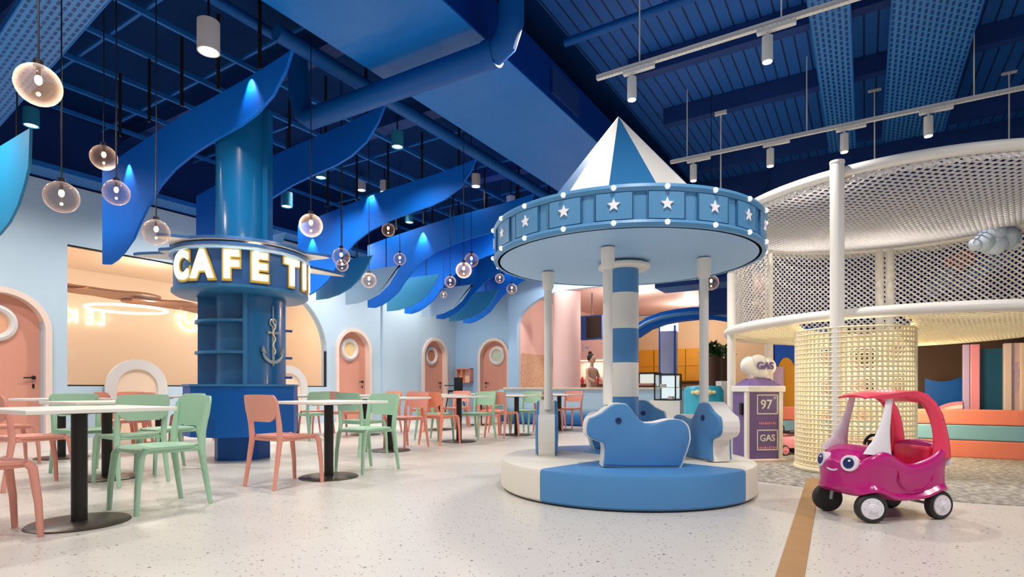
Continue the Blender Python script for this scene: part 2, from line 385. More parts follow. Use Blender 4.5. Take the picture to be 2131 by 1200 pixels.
# ------------------------------------------------------------------ doors
def door(n, cpos, az, hw, ztop, side, pc='cream'):
    # az: direction from wall into the room seen by the camera; local x runs to the camera's right along the wall
    t = bpy.data.objects.new('door_%d' % n, None); COL.objects.link(t); t.location = cpos; t.rotation_euler = (0, 0, az+pi/2); t['kind'] = 'structure'
    A = arch_pts(0, hw, ztop, n=24); I = arch_pts(0, hw-.09, ztop-.09, n=24)
    f_ = MB()
    for i in range(len(A)-1):
        f_.prism([(A[i][0], -.05, A[i][1]), (A[i+1][0], -.05, A[i+1][1]), (I[i+1][0], -.05, I[i+1][1]), (I[i][0], -.05, I[i][1])], (0, .22, 0))
    obj('door_frame', f_, M['frame'], t, kind='structure')
    L = arch_pts(0, hw-.09, ztop-.09, n=24); obj('door_leaf', MB().prism([(x, .13, z) for x, z in L], (0, .04, 0)), M['door'], t, kind='structure')
    pz = 1.90; px = -.04*side
    rg = MB(); rg.tube([(px+.245*cos(q), .125, pz+.245*sin(q)) for q in [2*pi*i/32 for i in range(32)]], .062, 8, closed=True)
    obj('porthole_ring', rg, M['ringw'], t, smooth=True, kind='structure')
    g = MB(); g.cyl((px, .128, pz), (px, .118, pz), .20, n=32); obj('porthole_glass', g, mat('porthole_view_%d' % n, pc, .15), t, kind='structure')
    h = MB(); hx = (hw-.2)*side; h.cyl((hx, .13, 1.04), (hx, .10, 1.04), .03); h.cyl((hx, .085, 1.04), (hx-.14*side, .085, 1.035), .012); h.box((hx, .125, .90), (.03, .01, .07))
    obj('door_handle', h, M['black'], t, kind='structure'); return t
door(1, (D1c, BW, 0), -pi/2, .66, 2.46, 1, '#e8b08c'); door(2, (D2c, BW, 0), -pi/2, .62, 2.46, 1, '#f2d39a')
door(3, (D3c, BW, 0), -pi/2, .62, 2.46, 1, '#c07850'); door(4, (AW, D4c, 0), pi, .60, 2.46, -1, '#c8d2b8')
# kids' round-topped hatches under the window
for c_, lb in ((a_on(283), 'grey arched surround of the low hatch under the large window, left of the pillar'), (a_on(597), 'grey arched surround of the low hatch showing behind the pillar, right side')):
    t = thing('arched_hatch', lb, 'hatch', (c_, BW-.02, 0), 0, 'low arched hatches under the window')
    A = arch_pts(0, .53, 1.40, n=24); I = arch_pts(0, .35, 1.22, n=24); f_ = MB()
    for i in range(len(A)-1): f_.prism([(A[i][0], -.05, A[i][1]), (A[i+1][0], -.05, A[i+1][1]), (I[i+1][0], -.05, I[i+1][1]), (I[i][0], -.05, I[i][1])], (0, .05, 0))
    obj('surround', f_, M['ringw'], t); obj('hatch_panel', MB().prism([(x, -.02, z) for x, z in I], (0, .02, 0)), M['peach'], t)
# ------------------------------------------------------------------ things in the party room
cl = thing('cloud_ceiling_panel', 'brown wavy cloud panel hung under the peach party room ceiling', 'ceiling panel', ONB(255, 616, 13.6))
def blob(cx, cy, rx, ry, z, t, ph, k=5, amp=.16, n=60):
    P = [(cx+rx*(1+amp*sin(k*q+ph))*cos(q), cy+ry*(1+amp*cos(k*q+ph))*sin(q), z) for q in [2*pi*i/n for i in range(n)]]
    return MB().prism(P, (0, 0, t))
for i, (cx_, cy_, rx, ry, z_) in enumerate(((-.1, 0, .9, .6, 0), (1.0, .1, .9, .6, -.06), (-1.1, .3, .9, .5, .06), (1.9, .2, .5, .4, -.10))):
    obj('cloud_layer', blob(cx_, cy_, rx, ry, z_, .04, i*1.7), mat('cloud_brown_%d' % i, '#b5713c', .6), cl)
rc = ONB(265, 643, 13.3); rg = MB().tube([(rc.x+.73*cos(q), rc.y+.73*sin(q), rc.z) for q in [2*pi*i/48 for i in range(48)]], .028, 8, closed=True)
single('ring_light', rg, M['neon'], 'oval white ring light hanging in the peach party room', 'light', smooth=True)
for ch, x_, y_ in (('L', 211, 664), ('E', 188, 662), ('K', 152, 658)):
    p = ONB(x_, y_, 15.9); o = text('wall_letter', ch, .44, p, -pi/2, M['neon'], ext=.01, bold=.012, mirror=True, sx=.8)
    o['label'] = 'white glowing mirrored letter %s on the peach room wall' % ch; o['category'] = 'letter'; o['group'] = 'glowing letters on the party room wall'
w_ = [ONB(x_, y_, 15.88) for x_, y_ in ((367, 655), (374, 656), (372, 672), (380, 683), (395, 688), (412, 684), (424, 672))]
w2 = [ONB(x_, y_, 15.88) for x_, y_ in ((367, 655), (375, 663), (380, 655), (386, 649), (384, 662), (392, 672), (404, 668), (412, 655))]
m_ = MB().tube(w_, .03, 6).tube(w2, .025, 6); single('neon_whale_tail', m_, M['neon'], 'white neon whale tail outline on the peach room wall', 'neon sign')
# ================================================================== CEILING SERVICES
def rail(p, q, wd, h, m, name='trim_5'):
    p, q = Vector(p), Vector(q); d = q-p
    return MB().box((p+q)/2, (d.length, wd, h), atan2(d.y, d.x))
n_ = 5
for i, b in enumerate((5.3, 6.25, 7.2, 8.1, 9.0, 9.9, 10.8)):
    struct('ceiling_rail', MB().box((9, b, 5.28), (18, .045, .06)), M['rail'])
for a in (1.6, 3.4, 4.6, 6.2, 7.9, 9.4, 11.0, 12.6, 14.2):
    struct('ceiling_rail', MB().box((a, 8.1, 5.34), (.035, 6.4, .035)), M['rail'])
for a in (.8, 2.7, 5.2, 7.3, 10.2, 13.0): struct('ceiling_beam', MB().box((a, 8.2, 5.5), (.28, 6.8, .2)), M['navy'])
for a in (5.0, 7.9, 9.6, 12.0): struct('ceiling_beam', MB().box((a, -2.6, 5.46), (.16, 11, .26)), M['navy'])
# big wrapped air duct and its side
t = thing('air_duct', 'wide blue wrapped air duct running away under the ceiling', 'duct', (0, 4.2, 4.6))
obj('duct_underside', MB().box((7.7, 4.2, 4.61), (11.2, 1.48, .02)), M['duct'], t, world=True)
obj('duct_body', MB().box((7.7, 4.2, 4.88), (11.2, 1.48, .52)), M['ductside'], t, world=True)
obj('vent_grille', MB().box((6.9, 3.44, 4.86), (.8, .03, .34)), M['navy'], t, world=True)
pa = IM(645, 242, 8.0); pb = IM(1035, 92, 5.9); zz = 4.35
pa = W((645-CX)/F*7.35, 7.35, zz); pb = W((1030-CX)/F*5.9, 5.9, zz)
t = thing('vent_pipe', 'round blue pipe crossing beneath the wide duct', 'pipe', (pb.x, pb.y, zz))
obj('pipe_run', MB().tube([pa+Vector((0, .25, .9)), pa+Vector((0, .22, .35)), pa+Vector((0, .1, .08)), pa, pa.lerp(pb, .5), pb, pb+(pb-pa).normalized()*.12+Vector((0, 0, .06)), pb+(pb-pa).normalized()*.2+Vector((0, 0, .25)), pb+(pb-pa).normalized()*.2+Vector((0, 0, .9))], .13, 20), M['pipe'], t, smooth=True, world=True)
obj('pipe_collar', MB().cyl(pb-(pb-pa).normalized()*.1, pb+(pb-pa).normalized()*.02, .145, n=24), M['pipe'], t, smooth=True, world=True)
for i, (b, z_, a0, a1) in enumerate(((5.6, 4.85, 4.0, 14), (5.95, 5.05, 3.0, 14))):
    single('water_pipe', MB().cyl((a0, b, z_), (a1, b, z_), .09-.03*i, n=16), M['pipe'], ['thick blue pipe running beside the wide duct', 'thinner blue pipe running above the thick one beside the duct'][i], 'pipe', smooth=True)
single('water_pipe', MB().cyl((6.4, 3.2, 5.2), (6.4, -6, 5.2), .05, n=12), M['pipe'], 'dark blue sprinkler pipe crossing the ribbed ceiling above the spotlights', 'pipe', smooth=True)
# perforated cable trays
def tray(c, L, wd, rz, label):
    t = thing('cable_tray', label, 'cable tray', c, rz, 'perforated blue trays at the ceiling')
    obj('tray_bed', MB().box((0, 0, 0), (L, wd, .008)), M['tray'], t)
    obj('tray_rim', MB().box((0, wd/2, .03), (L, .012, .08)).box((0, -wd/2, .03), (L, .012, .08)), M['rail'], t)
    return t
tray((6.9, .33, 5.0), 9, .39, 0, 'narrow perforated blue tray left of the wide one, above the spotlights')
tray((6.9, -.66, 5.0), 9, .83, 0, 'wide perforated blue tray above the netted climbing tower')
q0 = W(-3.72, 5.32); q1 = W(-6.9, 7.75); dd = (q1-q0).normalized(); c_ = (q0+q1)/2-dd*1.0
tray((c_.x-.30, c_.y-.15, 4.5), 7.2, .50, atan2(dd.y, dd.x), 'perforated blue tray crossing the top left corner diagonally')
tray((c_.x-1.3, c_.y-.6, 4.55), 8, .32, atan2(dd.y, dd.x), 'outermost perforated blue tray at the far top left corner')
tray((5.5, BW-.35, 4.34), 16, .5, 0, 'perforated blue tray lying along the top of the pale blue wall')
# ================================================================== WAVE PANELS
TOPP = [(6.03, 5.06), (6.25, 5.03), (6.92, 4.97), (8.3, 4.90), (9.34, 4.80), (10.47, 4.68), (11.05, 4.60)]
BOTP = [(11.05, 2.98), (10.8, 2.95), (10.55, 3.0), (10.3, 3.1), (10.0, 3.27), (9.79, 3.49), (9.53, 3.72), (9.16, 3.97), (8.74, 4.14), (8.2, 4.26), (7.66, 4.33), (7.1, 4.38), (6.75, 4.45), (6.41, 4.60), (6.16, 4.84)]
WL = ['nearest blue wave panel, its tip rising left of the dark pillar top', 'blue wave panel second from the left, passing behind the pillar', 'blue wave panel third from the left, right of the pillar with a bright lamp pool', 'blue wave panel fourth from the left, with a pale lamp pool', 'blue wave panel fifth from the left, half hidden', 'blue wave panel sixth from the left, second last in the row', 'farthest blue wave panel, deepest at the right end of the row']
KS = .885
for i, a in enumerate((4.52, 6.12, 8.45, 10.6, 12.0, 13.4, 14.75)):
    ks = .85 if i == 0 else KS; a *= ks; m_ = MB(); P = [(b*ks, EYE+(z-EYE)*ks) for b, z in TOPP+BOTP]
    m_.prism([(a, b, z) for b, z in P], (.035, 0, 0))
    t = thing('ceiling_wave', WL[i], 'wave panel', (a, 7.5, 2.74), 0, 'blue wave panels hung from the ceiling')
    obj('panel', m_, M['wave'], t, world=True)
    for b in (5.7, 6.5, 7.3, 8.1, 8.9):
        obj('hanging_rod', MB().box((a+.02, b, 4.85), (.028, .028, .88)), M['black'], t, world=True)
TL = ['teal wave panel at the far left edge, above the first pink door', 'teal wave panel just right of the dark pillar', 'teal wave panel hanging left of the lamp-lit fourth blue one', 'small teal wave panel between the fourth and fifth blue ones', 'small teal wave panel low between the last two blue ones']
def small_wave(a, m, label, grp, zt=3.95, wb=1.75, z0=2.97):
    P = [(11.1, z0), (10.7, z0), (10.3, z0+.06), (9.95, z0+.17), (9.65, z0+.35), (9.42, z0+.6), (9.28, z0+.8), (9.24, zt), (11.1, zt)]
    P = [(b*KS, EYE+(z-EYE)*KS) for b, z in P]; a *= KS
    t = thing('small_ceiling_wave', label, 'wave panel', (a, 9.0, P[0][1]), 0, grp)
    obj('panel', MB().prism([(a, b, z) for b, z in P], (.03, 0, 0)), m, t, world=True)
    for b in (8.6, 9.5): obj('hanging_rod', MB().box((a+.015, b, (P[-1][1]+5.3)/2), (.014, .014, 5.3-P[-1][1])), M['black'], t, world=True)
for i, a in enumerate((2.95, 6.8, 9.0, 11.35, 14.1)): small_wave(a, M['teal'], TL[i], 'teal wave panels', zt=4.25 if i == 0 else 3.8)
for i, a in enumerate((9.9, 12.8)): small_wave(a, M['palepan'], ['pale blue wave panel right of the third teal one', 'pale blue wave panel between the fifth and sixth blue ones'][i], 'pale wave panels', zt=3.75)
WARM = (1, .93, .86); COOL = (.88, .94, 1)
for x_, y_, ap_, e in ((522, 205, 3.84, 1), (268, 375, 3.84, 1), (628, 470, 7.48, 1.2), (650, 520, 7.48, 1.2), (772, 425, 7.48, 2.0), (880, 505, 9.38, 2.2), (978, 560, 11.9, 1.6), (1062, 560, 13.05, 1.6)):
    q = ONA(x_, y_, ap_); lamp('SPOT', (q.x-.05, q.y, q.z+.25), 26*e, (.6, .85, 1), .02, 75, .7, target=(q.x+.13, q.y, q.z-.55), name='panel_light')
# ================================================================== CAFE PILLAR
PC = W(-3.35, 7.05)
fc = atan2(-PC.y, -PC.x)                   # azimuth from the pillar to the camera
t = thing('cafe_pillar', 'dark blue round pillar with shelves and a wide royal blue counter ring', 'pillar', PC)
obj('shaft', MB().cyl((0, 0, 2.02), (0, 0, 4.3), .30, n=36).box((.30*cos(fc+radians(62)), .30*sin(fc+radians(62)), 3.16), (.10, .14, 2.28), fc+radians(62)), M['pillar'], t, smooth=True)
obj('foot', MB().cyl((0, 0, 0), (0, 0, .32), .32, n=8), M['pillard'], t)
obj('counter_ring', MB().cyl((0, 0, .30), (0, 0, .885), .645, n=12), M['pillard'], t)
obj('counter_top', MB().cyl((0, 0, .885), (0, 0, .91), .66, n=12), M['pillarm'], t)
# shelf bay on the left half of the body, solid on the right
RB = .503; body = MB(); x0, x1 = fc-radians(95), fc-radians(-4)
def ap(al): return fc+al                   # al>0 lies to the camera's right of centre
obj('body', MB().lathe([(0, .91), (RB, .91), (RB, 2.02), (0, 2.02)], (0, 0, 0), 40, ap(radians(2)), ap(radians(260)), closedprof=True), M['pillar'], t, smooth=True)
obj('bay_back', MB().cyl((0, 0, .91), (0, 0, 2.02), .30, n=24), M['pillarm'], t, smooth=True)
for z_ in (1.27, 1.64, 1.98): obj('shelf', MB().lathe([(.2, z_), (RB+.02, z_), (RB+.02, z_+.03), (.2, z_+.03)], (0, 0, 0), 24, ap(radians(-110)), ap(radians(4)), closedprof=True), M['pillarm'], t)
obj('shelf_post', MB().box((RB*cos(ap(radians(3))), RB*sin(ap(radians(3))), 1.46), (.04, .05, 1.1), ap(radians(3))), M['pillarm'], t)
for al in (95, ):
    for z_ in (1.0, 1.25, 1.6): obj('bracket', MB().box(((RB+.03)*cos(ap(radians(al))), (RB+.03)*sin(ap(radians(al))), z_), (.1, .03, .03), ap(radians(al))), M['band'], t)
# sign band
t = thing('cafe_sign', 'round blue sign band with glowing white cafe letters on the pillar', 'sign', PC+Vector((0, 0, 1.97)))
obj('sign_band', MB().lathe([(.52, .06), (.745, .06), (.745, .45), (.52, .45)], (0, 0, 0), 64, closedprof=True), M['band'], t, smooth=True)
obj('lower_flange', MB().lathe([(.50, .0), (.73, .0), (.77, .03), (.77, .06), (.50, .06)], (0, 0, 0), 64, closedprof=True), M['pillarm'], t, smooth=True)
obj('upper_flange', MB().lathe([(.3, .45), (.79, .45), (.79, .475), (.3, .475)], (0, 0, 0), 64, closedprof=True), M['carbl'], t, smooth=True)
for ch, al, sx in (('C', -54, 1), ('A', -32, 1), ('F', -9, 1), ('E', 13, 1), ('T', 44, 1), ('I', 64, 1), ('M', 88, 1), ('E', 112, 1)):
    a = ap(radians(al)); p = wm(t) @ Vector((.772*cos(a), .772*sin(a), .258)); q = wm(t) @ Vector((.757*cos(a), .757*sin(a), .258))
    text('letter', ch, .44, p, a, M['letter'], t, ext=.012, bold=.016, sx=.80, sy=.95)
    text('letter_glow', ch, .44, q, a, M['halo'], t, ext=.008, bold=.038, sx=.84, sy=1.0)  # glow halo shaped as a larger letter behind
# wave plates round the top of the sign
def wave_plate(arms, z, label):
    t = thing('wave_plate', label, 'wave ornament', PC+Vector((0, 0, z)), 0, 'cut-out wave plates round the sign')
    P = []
    for k in range(180):
        a = 2*k; r = .775
        for a0, A, w_, ln in arms:
            d = (a-a0+180) % 360-180; r = max(r, .775+A*math.exp(-(abs(d-ln*0)/w_)**1.5)); r -= .035*math.exp(-((d-ln)/7)**2)
        P.append(W(r*cos(radians(a)), r*sin(radians(a)))-W(0, 0))
    obj('plate', MB().prism([(p.x, p.y, .010) for p in P], (0, 0, .03)), M['band'], t)
    obj('lit_underside', MB().prism([(p.x*.985, p.y*.985, 0) for p in P], (0, 0, .010)), M['white'], t)  # light on the plate's underside is put into its white colour
wave_plate([(-122, .24, 9, 16), (10, .28, 8, -14), (150, .25, 9, 12), (90, .2, 9, 12)], 2.52, 'upper wave plate ringing the pillar above the lit letters')
wave_plate([(190, .46, 8, 14), (48, .66, 7, -13), (-150, .12, 8, 10), (110, .3, 9, 12)], 2.455, 'lower wave plate with long left and right tips at the pillar sign')
t = thing('dome_lamp', 'small glowing glass dome lamp on top of the cafe sign', 'lamp', IM(530, 522, 6.5))
obj('dome', MB().sph((0, 0, .04), .085, 20, (1, 1, .75)), emis('dome_glow', '#ffe9b8', 1.6), t, smooth=True); obj('dome_base', MB().cyl((0, 0, -.03), (0, 0, .0), .09), M['white'], t)
lamp('POINT', PC+Vector((cos(fc)*.95, sin(fc)*.95, 2.75)), 8, (1, .85, .6), .05, name='dome_lamp_light')
# anchor
aa = ap(radians(40)); ra = .515
t = thing('anchor', 'silver anchor ornament hung on the right face of the pillar', 'anchor', PC+Vector((ra*cos(aa), ra*sin(aa), 1.15)), aa+pi/2)
A_ = MB(); A_.box((0, 0, .24), (.035, .025, .42), 0, .006); A_.box((0, 0, .38), (.16, .022, .03), 0, .005)
A_.tube([(.045*cos(q), 0, .50+.045*sin(q)) for q in [2*pi*i/16 for i in range(16)]], .012, 6, closed=True)
A_.tube([(.145*sin(q), 0, .16-.135*cos(q)) for q in [radians(d) for d in range(-80, 81, 10)]], [.010+.014*cos(radians(d)) for d in range(-80, 81, 10)], 8)
for s in (-1, 1): A_.prism([(s*.17, -.012, .15), (s*.10, -.012, .12), (s*.15, -.012, .22)], (0, .024, 0))
A_.prism([(-.03, -.012, .03), (.03, -.012, .03), (0, -.012, -.03)], (0, .024, 0))
obj('anchor_body', A_, M['silver'], t, smooth=True)
obj('rope', MB().tube([(.02*sin(q*3), -.02, .12+.42*q/6) for q in [i*.3 for i in range(21)]], .008, 6), M['netc'], t); obj('hook', MB().cyl((0, 0, .54), (0, 0, .70), .008, n=8), M['silver'], t)
# ================================================================== DOWNLIGHTS AND PENDANTS
def downlight(p, r, h, m, face, label, power=0):
    t = thing('downlight', label, 'ceiling light', p, 0, 'cylinder downlights')
    obj('housing', MB().lathe([(0, h), (r, h), (r, 0), (r*.86, 0), (r*.8, .03), (0, .03)], n=28), m, t, smooth=True)
    obj('lamp_face', MB().cyl((0, 0, .012), (0, 0, .028), r*.8, n=24), face, t)
    if p[2]+h < ZC-.05: obj('stem', MB().cyl((0, 0, h), (0, 0, ZC-p[2]), .012, n=8), M['black'], t)
    if power: lamp('SPOT', Vector(p)+Vector((0, 0, -.02)), power, WARM, .10, 140, .7, target=Vector(p)-Vector((0, 0, 1)), name='downlight_beam')
M['dl'] = mat('downlight_white', '#d9d2d0', .4); M['dlt'] = mat('downlight_teal', '#2c86a4', .4)
downlight(IM(434, 108, 5.7), .105, .30, M['dl'], M['glow'], 'large white cylinder downlight nearest the top left', 190)
DL = [(65, 262, 8.0, 'blue cylinder downlight beside the diagonal tray, far left'), (827, 306, 9.0, 'white and blue cylinder downlight right of the second wave panel'), (668, 370, 10.0, 'blue cylinder downlight under the second wave panel'), (597, 430, 9.8, 'blue cylinder downlight just right of the pillar'), (570, 393, 11.2, 'small blue downlight close to the pillar top right'), (752, 396, 12.5, 'small white downlight above the third wave panel'), (800, 400, 12.2, 'small pale downlight beside its neighbour above the third wave panel'), (852, 463, 12.8, 'small blue downlight above the hanging globes'), (990, 388, 11.5, 'small downlight at the tip of the third wave panel'), (1063, 432, 12.2, 'small downlight left of the carousel canopy')]
for x_, y_, D, lb in DL: downlight(IM(x_, y_, D), .095, .24, M['dlt'] if 'blue' in lb else M['dl'], M['glowcool'], lb, 150 if D < 11 else 90)
for i, (a, b) in enumerate(((1.0, 3.6), (1.8, 9.0), (9.5, 6.6), (5.2, 3.0), (2.6, .6), (-1.5, 2.0), (.2, 9.3), (1.5, -3.0), (4.5, -2.6), (12.5, 6.4), (12.4, 10.4), (9.2, 10.3), (5.6, 9.9))):
    lamp('SPOT', (a, b, 4.5), 275, WARM, .12, 150, .8, target=(a, b, 0), name='room_fill_spot')  # spots without fixtures, added to brighten floor and walls
def pendant(x, y, r, D, label, top=ZC):
    p = IM(x, y, D); t = thing('globe_pendant', label, 'pendant lamp', p, 0, 'glass globe pendants')
    obj('globe', MB().sph((0, 0, 0), r, 24), M['globe'], t, smooth=True)
    obj('cap', MB().cyl((0, 0, r*.92), (0, 0, r*1.22), r*.22, n=16), M['black'], t)
    obj('bulb', MB().sph((0, 0, r*.25), r*.16, 12, (1, 1, 1.5)), M['filament'], t, smooth=True)
    obj('bulb_reflection', MB().sph((0, 0, -r*.45), r*.09, 10), M['filament'], t, smooth=True)  # reflection of the bulb in the globe, built as a glowing bead
    obj('socket', MB().cyl((0, 0, r*.45), (0, 0, r*.95), r*.10, n=10), M['bronze'], t)
    obj('cord', MB().cyl((0, 0, r*1.2), (0, 0, top-p.z), .006, n=6), M['black'], t)
    return p
PD = [(80, 177, .13, 3.7, 'largest glass globe pendant, top left corner'), (216, 328, .13, 6.1, 'glass globe pendant beside the nearest wave panel top'), (242, 401, .12, 5.6, 'glass globe pendant in front of the nearest wave panel'), (128, 410, .135, 5.0, 'glass globe pendant against the pale wall, far left'), (325, 483, .13, 5.9, 'glass globe pendant left of the cafe sign'), (647, 469, .13, 6.4, 'large glass globe pendant right of the pillar'), (710, 534, .13, 8.5, 'glass globe pendant above the second pink door, front one of a close pair'), (712, 552, .10, 9.3, 'glass globe pendant above the second pink door, rear one of a close pair'), (768, 583, .13, 9.8, 'glass globe pendant left of the fourth wave panel edge'), (808, 478, .13, 10.9, 'glass globe pendant highest in front of the third wave panel'), (832, 539, .13, 11.8, 'glass globe pendant at the fourth wave panel top'), (937, 586, .12, 11.8, 'glass globe pendant left of the overlapping pair near the carousel'), (965, 562, .13, 9.2, 'lower glass globe of the overlapping pair near the carousel'), (981, 541, .13, 10.4, 'upper glass globe of the overlapping pair near the carousel'), (1040, 579, .11, 13, 'glass globe pendant just left of the carousel canopy'), (923, 613, .08, 13, 'small bright pendant low before the sixth wave panel'), (1065, 601, .13, 14, 'dim clear globe pendant under the left end of the carousel canopy'), (820, 588, .04, 13, 'tiny pendant before the fourth wave panel'), (1480, 588, .12, 9.0, 'glass globe pendant behind the right carousel post')]
for i, q in enumerate(PD): pendant(*q, top=4.6 if i == 0 else ZC)
for x_, y_, D in ((80, 177, 3.7), (230, 365, 6.1), (647, 469, 6.4), (965, 562, 9.2), (768, 560, 9.5)): lamp('POINT', IM(x_, y_, D), 10, (1, .8, .55), .1, name='pendant_glow')
# ================================================================== TRACK SPOTS
def track(a, bs, b_end, label, spots, rods_, grp):
    zt = 4.5; a *= 1.197; bs *= 1.197; t = thing('lighting_track', label, 'lighting track', (a, bs, zt), 0, grp)
    obj('track_rail', MB().box((0, (b_end-bs)/2, 0), (.05, abs(b_end-bs), .05)), M['white'], t)
    k = int(abs(b_end-bs)/.042); fn = MB()
    for i in range(k): fn.box((-.03, -(i+.5)*.042, -.028), (.03, .02, .012))
    o = obj('track_rib', fn, M['ringw'], t); o['kind'] = 'stuff'
    for x_, y_ in rods_:
        p = ONA(x_, 300, a); obj('hanging_rod', MB().cyl((0, p.y-bs, .02), (0, p.y-bs, ZC-zt), .008, n=6), M['white'], t)
    for x_, y_, lb in spots:
        p = ONA(x_, y_, a); s = thing('track_spotlight', lb, 'spotlight', (a, p.y, zt-.37), 0, 'white spotlights on the lighting tracks')
        obj('adapter', MB().box((0, -.08, .33), (.06, .36, .07), 0, .008), M['white'], s)
        obj('spot_body', MB().lathe([(0, .25), (.051, .25), (.053, .02), (.046, 0), (0, .012)], n=20), M['white'], s, smooth=True)
        obj('spot_neck', MB().cyl((0, 0, .24), (0, 0, .32), .012, n=8), M['white'], s)
        obj('lamp_face', MB().cyl((0, 0, -.004), (0, 0, .004), .043, n=20), M['glow'], s)
        lamp('SPOT', (a, p.y, zt-.40), 170 if a < 7 else 80, WARM, .05, 100, .6, target=(a, p.y, 0), name='spotlight_beam')
track(5.16, 2.23, -5.0, 'nearer white lighting track hung across the ribbed ceiling', [(1315, 190, 'left white spotlight on the nearer track, above the carousel'), (1597, 90, 'right white spotlight on the nearer track')], [(1331, 0), (1626, 0), (1900, 0)], 'hanging lighting tracks')
track(7.6, 2.22, -5.0, 'farther white lighting track ending behind the carousel roof', [(1443, 358, 'spotlight on the farther track, first, beside the carousel roof'), (1603, 325, 'spotlight on the farther track, second from the carousel roof'), (1757, 290, 'spotlight on the farther track in front of the narrow perforated tray'), (1932, 245, 'spotlight on the farther track in front of the wide perforated tray')], [(1430, 0), (1679, 0), (2027, 0)], 'hanging lighting tracks')
for x_, y0, y1, D in ((1500, 235, 385, 9), (1820, 145, 332, 9), (2100, 68, 325, 8.5)):
    p = IM(x_, y0, D); q = IM(x_, y1+6, D)
    if p.z > ZC: p.z = ZC
    t = thing('hanging_rod', 'thin white rod hanging above the climbing tower, %s' % {1500: 'leftmost', 1820: 'between the two perforated trays', 2100: 'rightmost'}[x_], 'rod', p, 0, 'thin white rods above the tower')
    obj('rod_shaft', MB().cyl((0, 0, q.z-p.z), (0, 0, 0), .010, n=6), M['white'], t); obj('rod_cap', MB().box((0, 0, 0), (.05, .18, .05)), M['white'], t)
# ================================================================== CAROUSEL
CO = W(.985, 4.98); fcc = AZ-pi/2         # azimuth pointing back at the camera
def CA(al): return fcc+radians(al)        # al>0 to the camera's right
def cv(r, al, z=0): a = CA(al); return Vector((r*cos(a), r*sin(a), z))
t = thing('carousel', 'light blue and white soft-play carousel with a starred round canopy', 'carousel', CO)
RP = 1.078; HP = .26
for k in range(4):
    a0 = -46+90*k; prof = [(0.001, .012), (RP-.02, .012), (RP, .03), (RP, HP-.03), (RP-.008, HP-.008), (RP-.03, HP), (0.001, HP)]
    obj('platform_wedge', MB().lathe(prof, (0, 0, 0), 24, CA(a0+.1), CA(a0+89.9), closedprof=True), M['carb'] if k % 2 == 0 else M['cream'], t, smooth=True)
obj('platform_base', MB().cyl((0, 0, 0), (0, 0, .014), RP-.03, n=64), M['black'], t)
zc_ = HP
for k, (y0, y1, bl) in enumerate(((HP, .79, 1), (.79, 1.085, 0), (1.085, 1.38, 1), (1.38, 1.69, 0), (1.69, 1.925, 1))):
    obj('column_band', MB().cyl((0, 0, y0), (0, 0, y1), .125, n=32), M['carb'] if bl else M['white'], t, smooth=True)
obj('column_collar', MB().lathe([(0, 1.90), (.2, 1.90), (.225, 1.915), (.225, 1.935), (.2, 1.95), (0, 1.95)], n=40), M['white'], t, smooth=True)
RC = 1.139; Z0, Z1 = 1.963, 2.253
obj('canopy_underside', MB().lathe([(0, Z0), (RC-.03, Z0), (RC-.03, Z0+.03), (0, Z0+.03)], n=96), M['carbl'], t, smooth=True)  # lighter blue carries the bounced light
obj('canopy_drum', MB().lathe([(RC-.06, Z0+.01), (RC-.015, Z0+.01), (RC-.015, Z1-.01), (RC-.06, Z1-.01)], n=96, closedprof=True), M['carbf'], t, smooth=True)
for nm, z0_, z1_ in (('lower_rim', Z0, Z0+.045), ('upper_rim', Z1-.05, Z1)):
    obj(nm, MB().lathe([(RC-.05, z0_), (RC, z0_), (RC+.012, (z0_+z1_)/2), (RC, z1_), (RC-.05, z1_)], n=96, closedprof=True), M['carbf'], t, smooth=True)
obj('canopy_top', MB().lathe([(0, Z1-.02), (RC-.03, Z1-.02)], n=64), M['carbl'], t)
pan = None
for k in range(20):
    al = 3.3+18*k
    if pan is None:
        pan = obj('fascia_panel', MB().lathe([(RC-.02, Z0+.052), (RC, Z0+.052), (RC, Z1-.056), (RC-.02, Z1-.056)], (0, 0, 0), 8, radians(-6.2), radians(6.2), closedprof=True), M['carbf'], t, smooth=True)
        st = MB(); P = []
        for i in range(10):
            q = pi/2+i*pi/5; rr = .046 if i % 2 == 0 else .02; P.append((RC+.002, rr*cos(q), (Z0+Z1)/2+.004+rr*sin(q)))
        star = obj('star', st.prism(P, (.008, 0, 0)), M['starw'], t)
        b1 = obj('bulb', MB().sph((RC+.012, 0, Z0+.024), .019, 12), M['bulb'], t, smooth=True); b2 = obj('bulb', MB().sph((RC+.012, 0, Z1-.026), .019, 12), M['bulb'], t, smooth=True)
        gr = obj('seam', MB().box((RC-.006, .0, (Z0+Z1)/2), (.012, .006, Z1-Z0-.10)), M['seam'], t); L0 = [pan, star, b1, b2]
        g2 = gr.copy(); COL.objects.link(g2)
        for o in L0: o.rotation_euler.z = CA(al)
        gr.rotation_euler.z = CA(al-6.6); g2.rotation_euler.z = CA(al+6.6)
    else:
        for o in L0:
            c = o.copy(); COL.objects.link(c); c.rotation_euler.z = CA(al)
        for s in (-6.6, 6.6):
            c = gr.copy(); COL.objects.link(c); c.rotation_euler.z = CA(al+s)
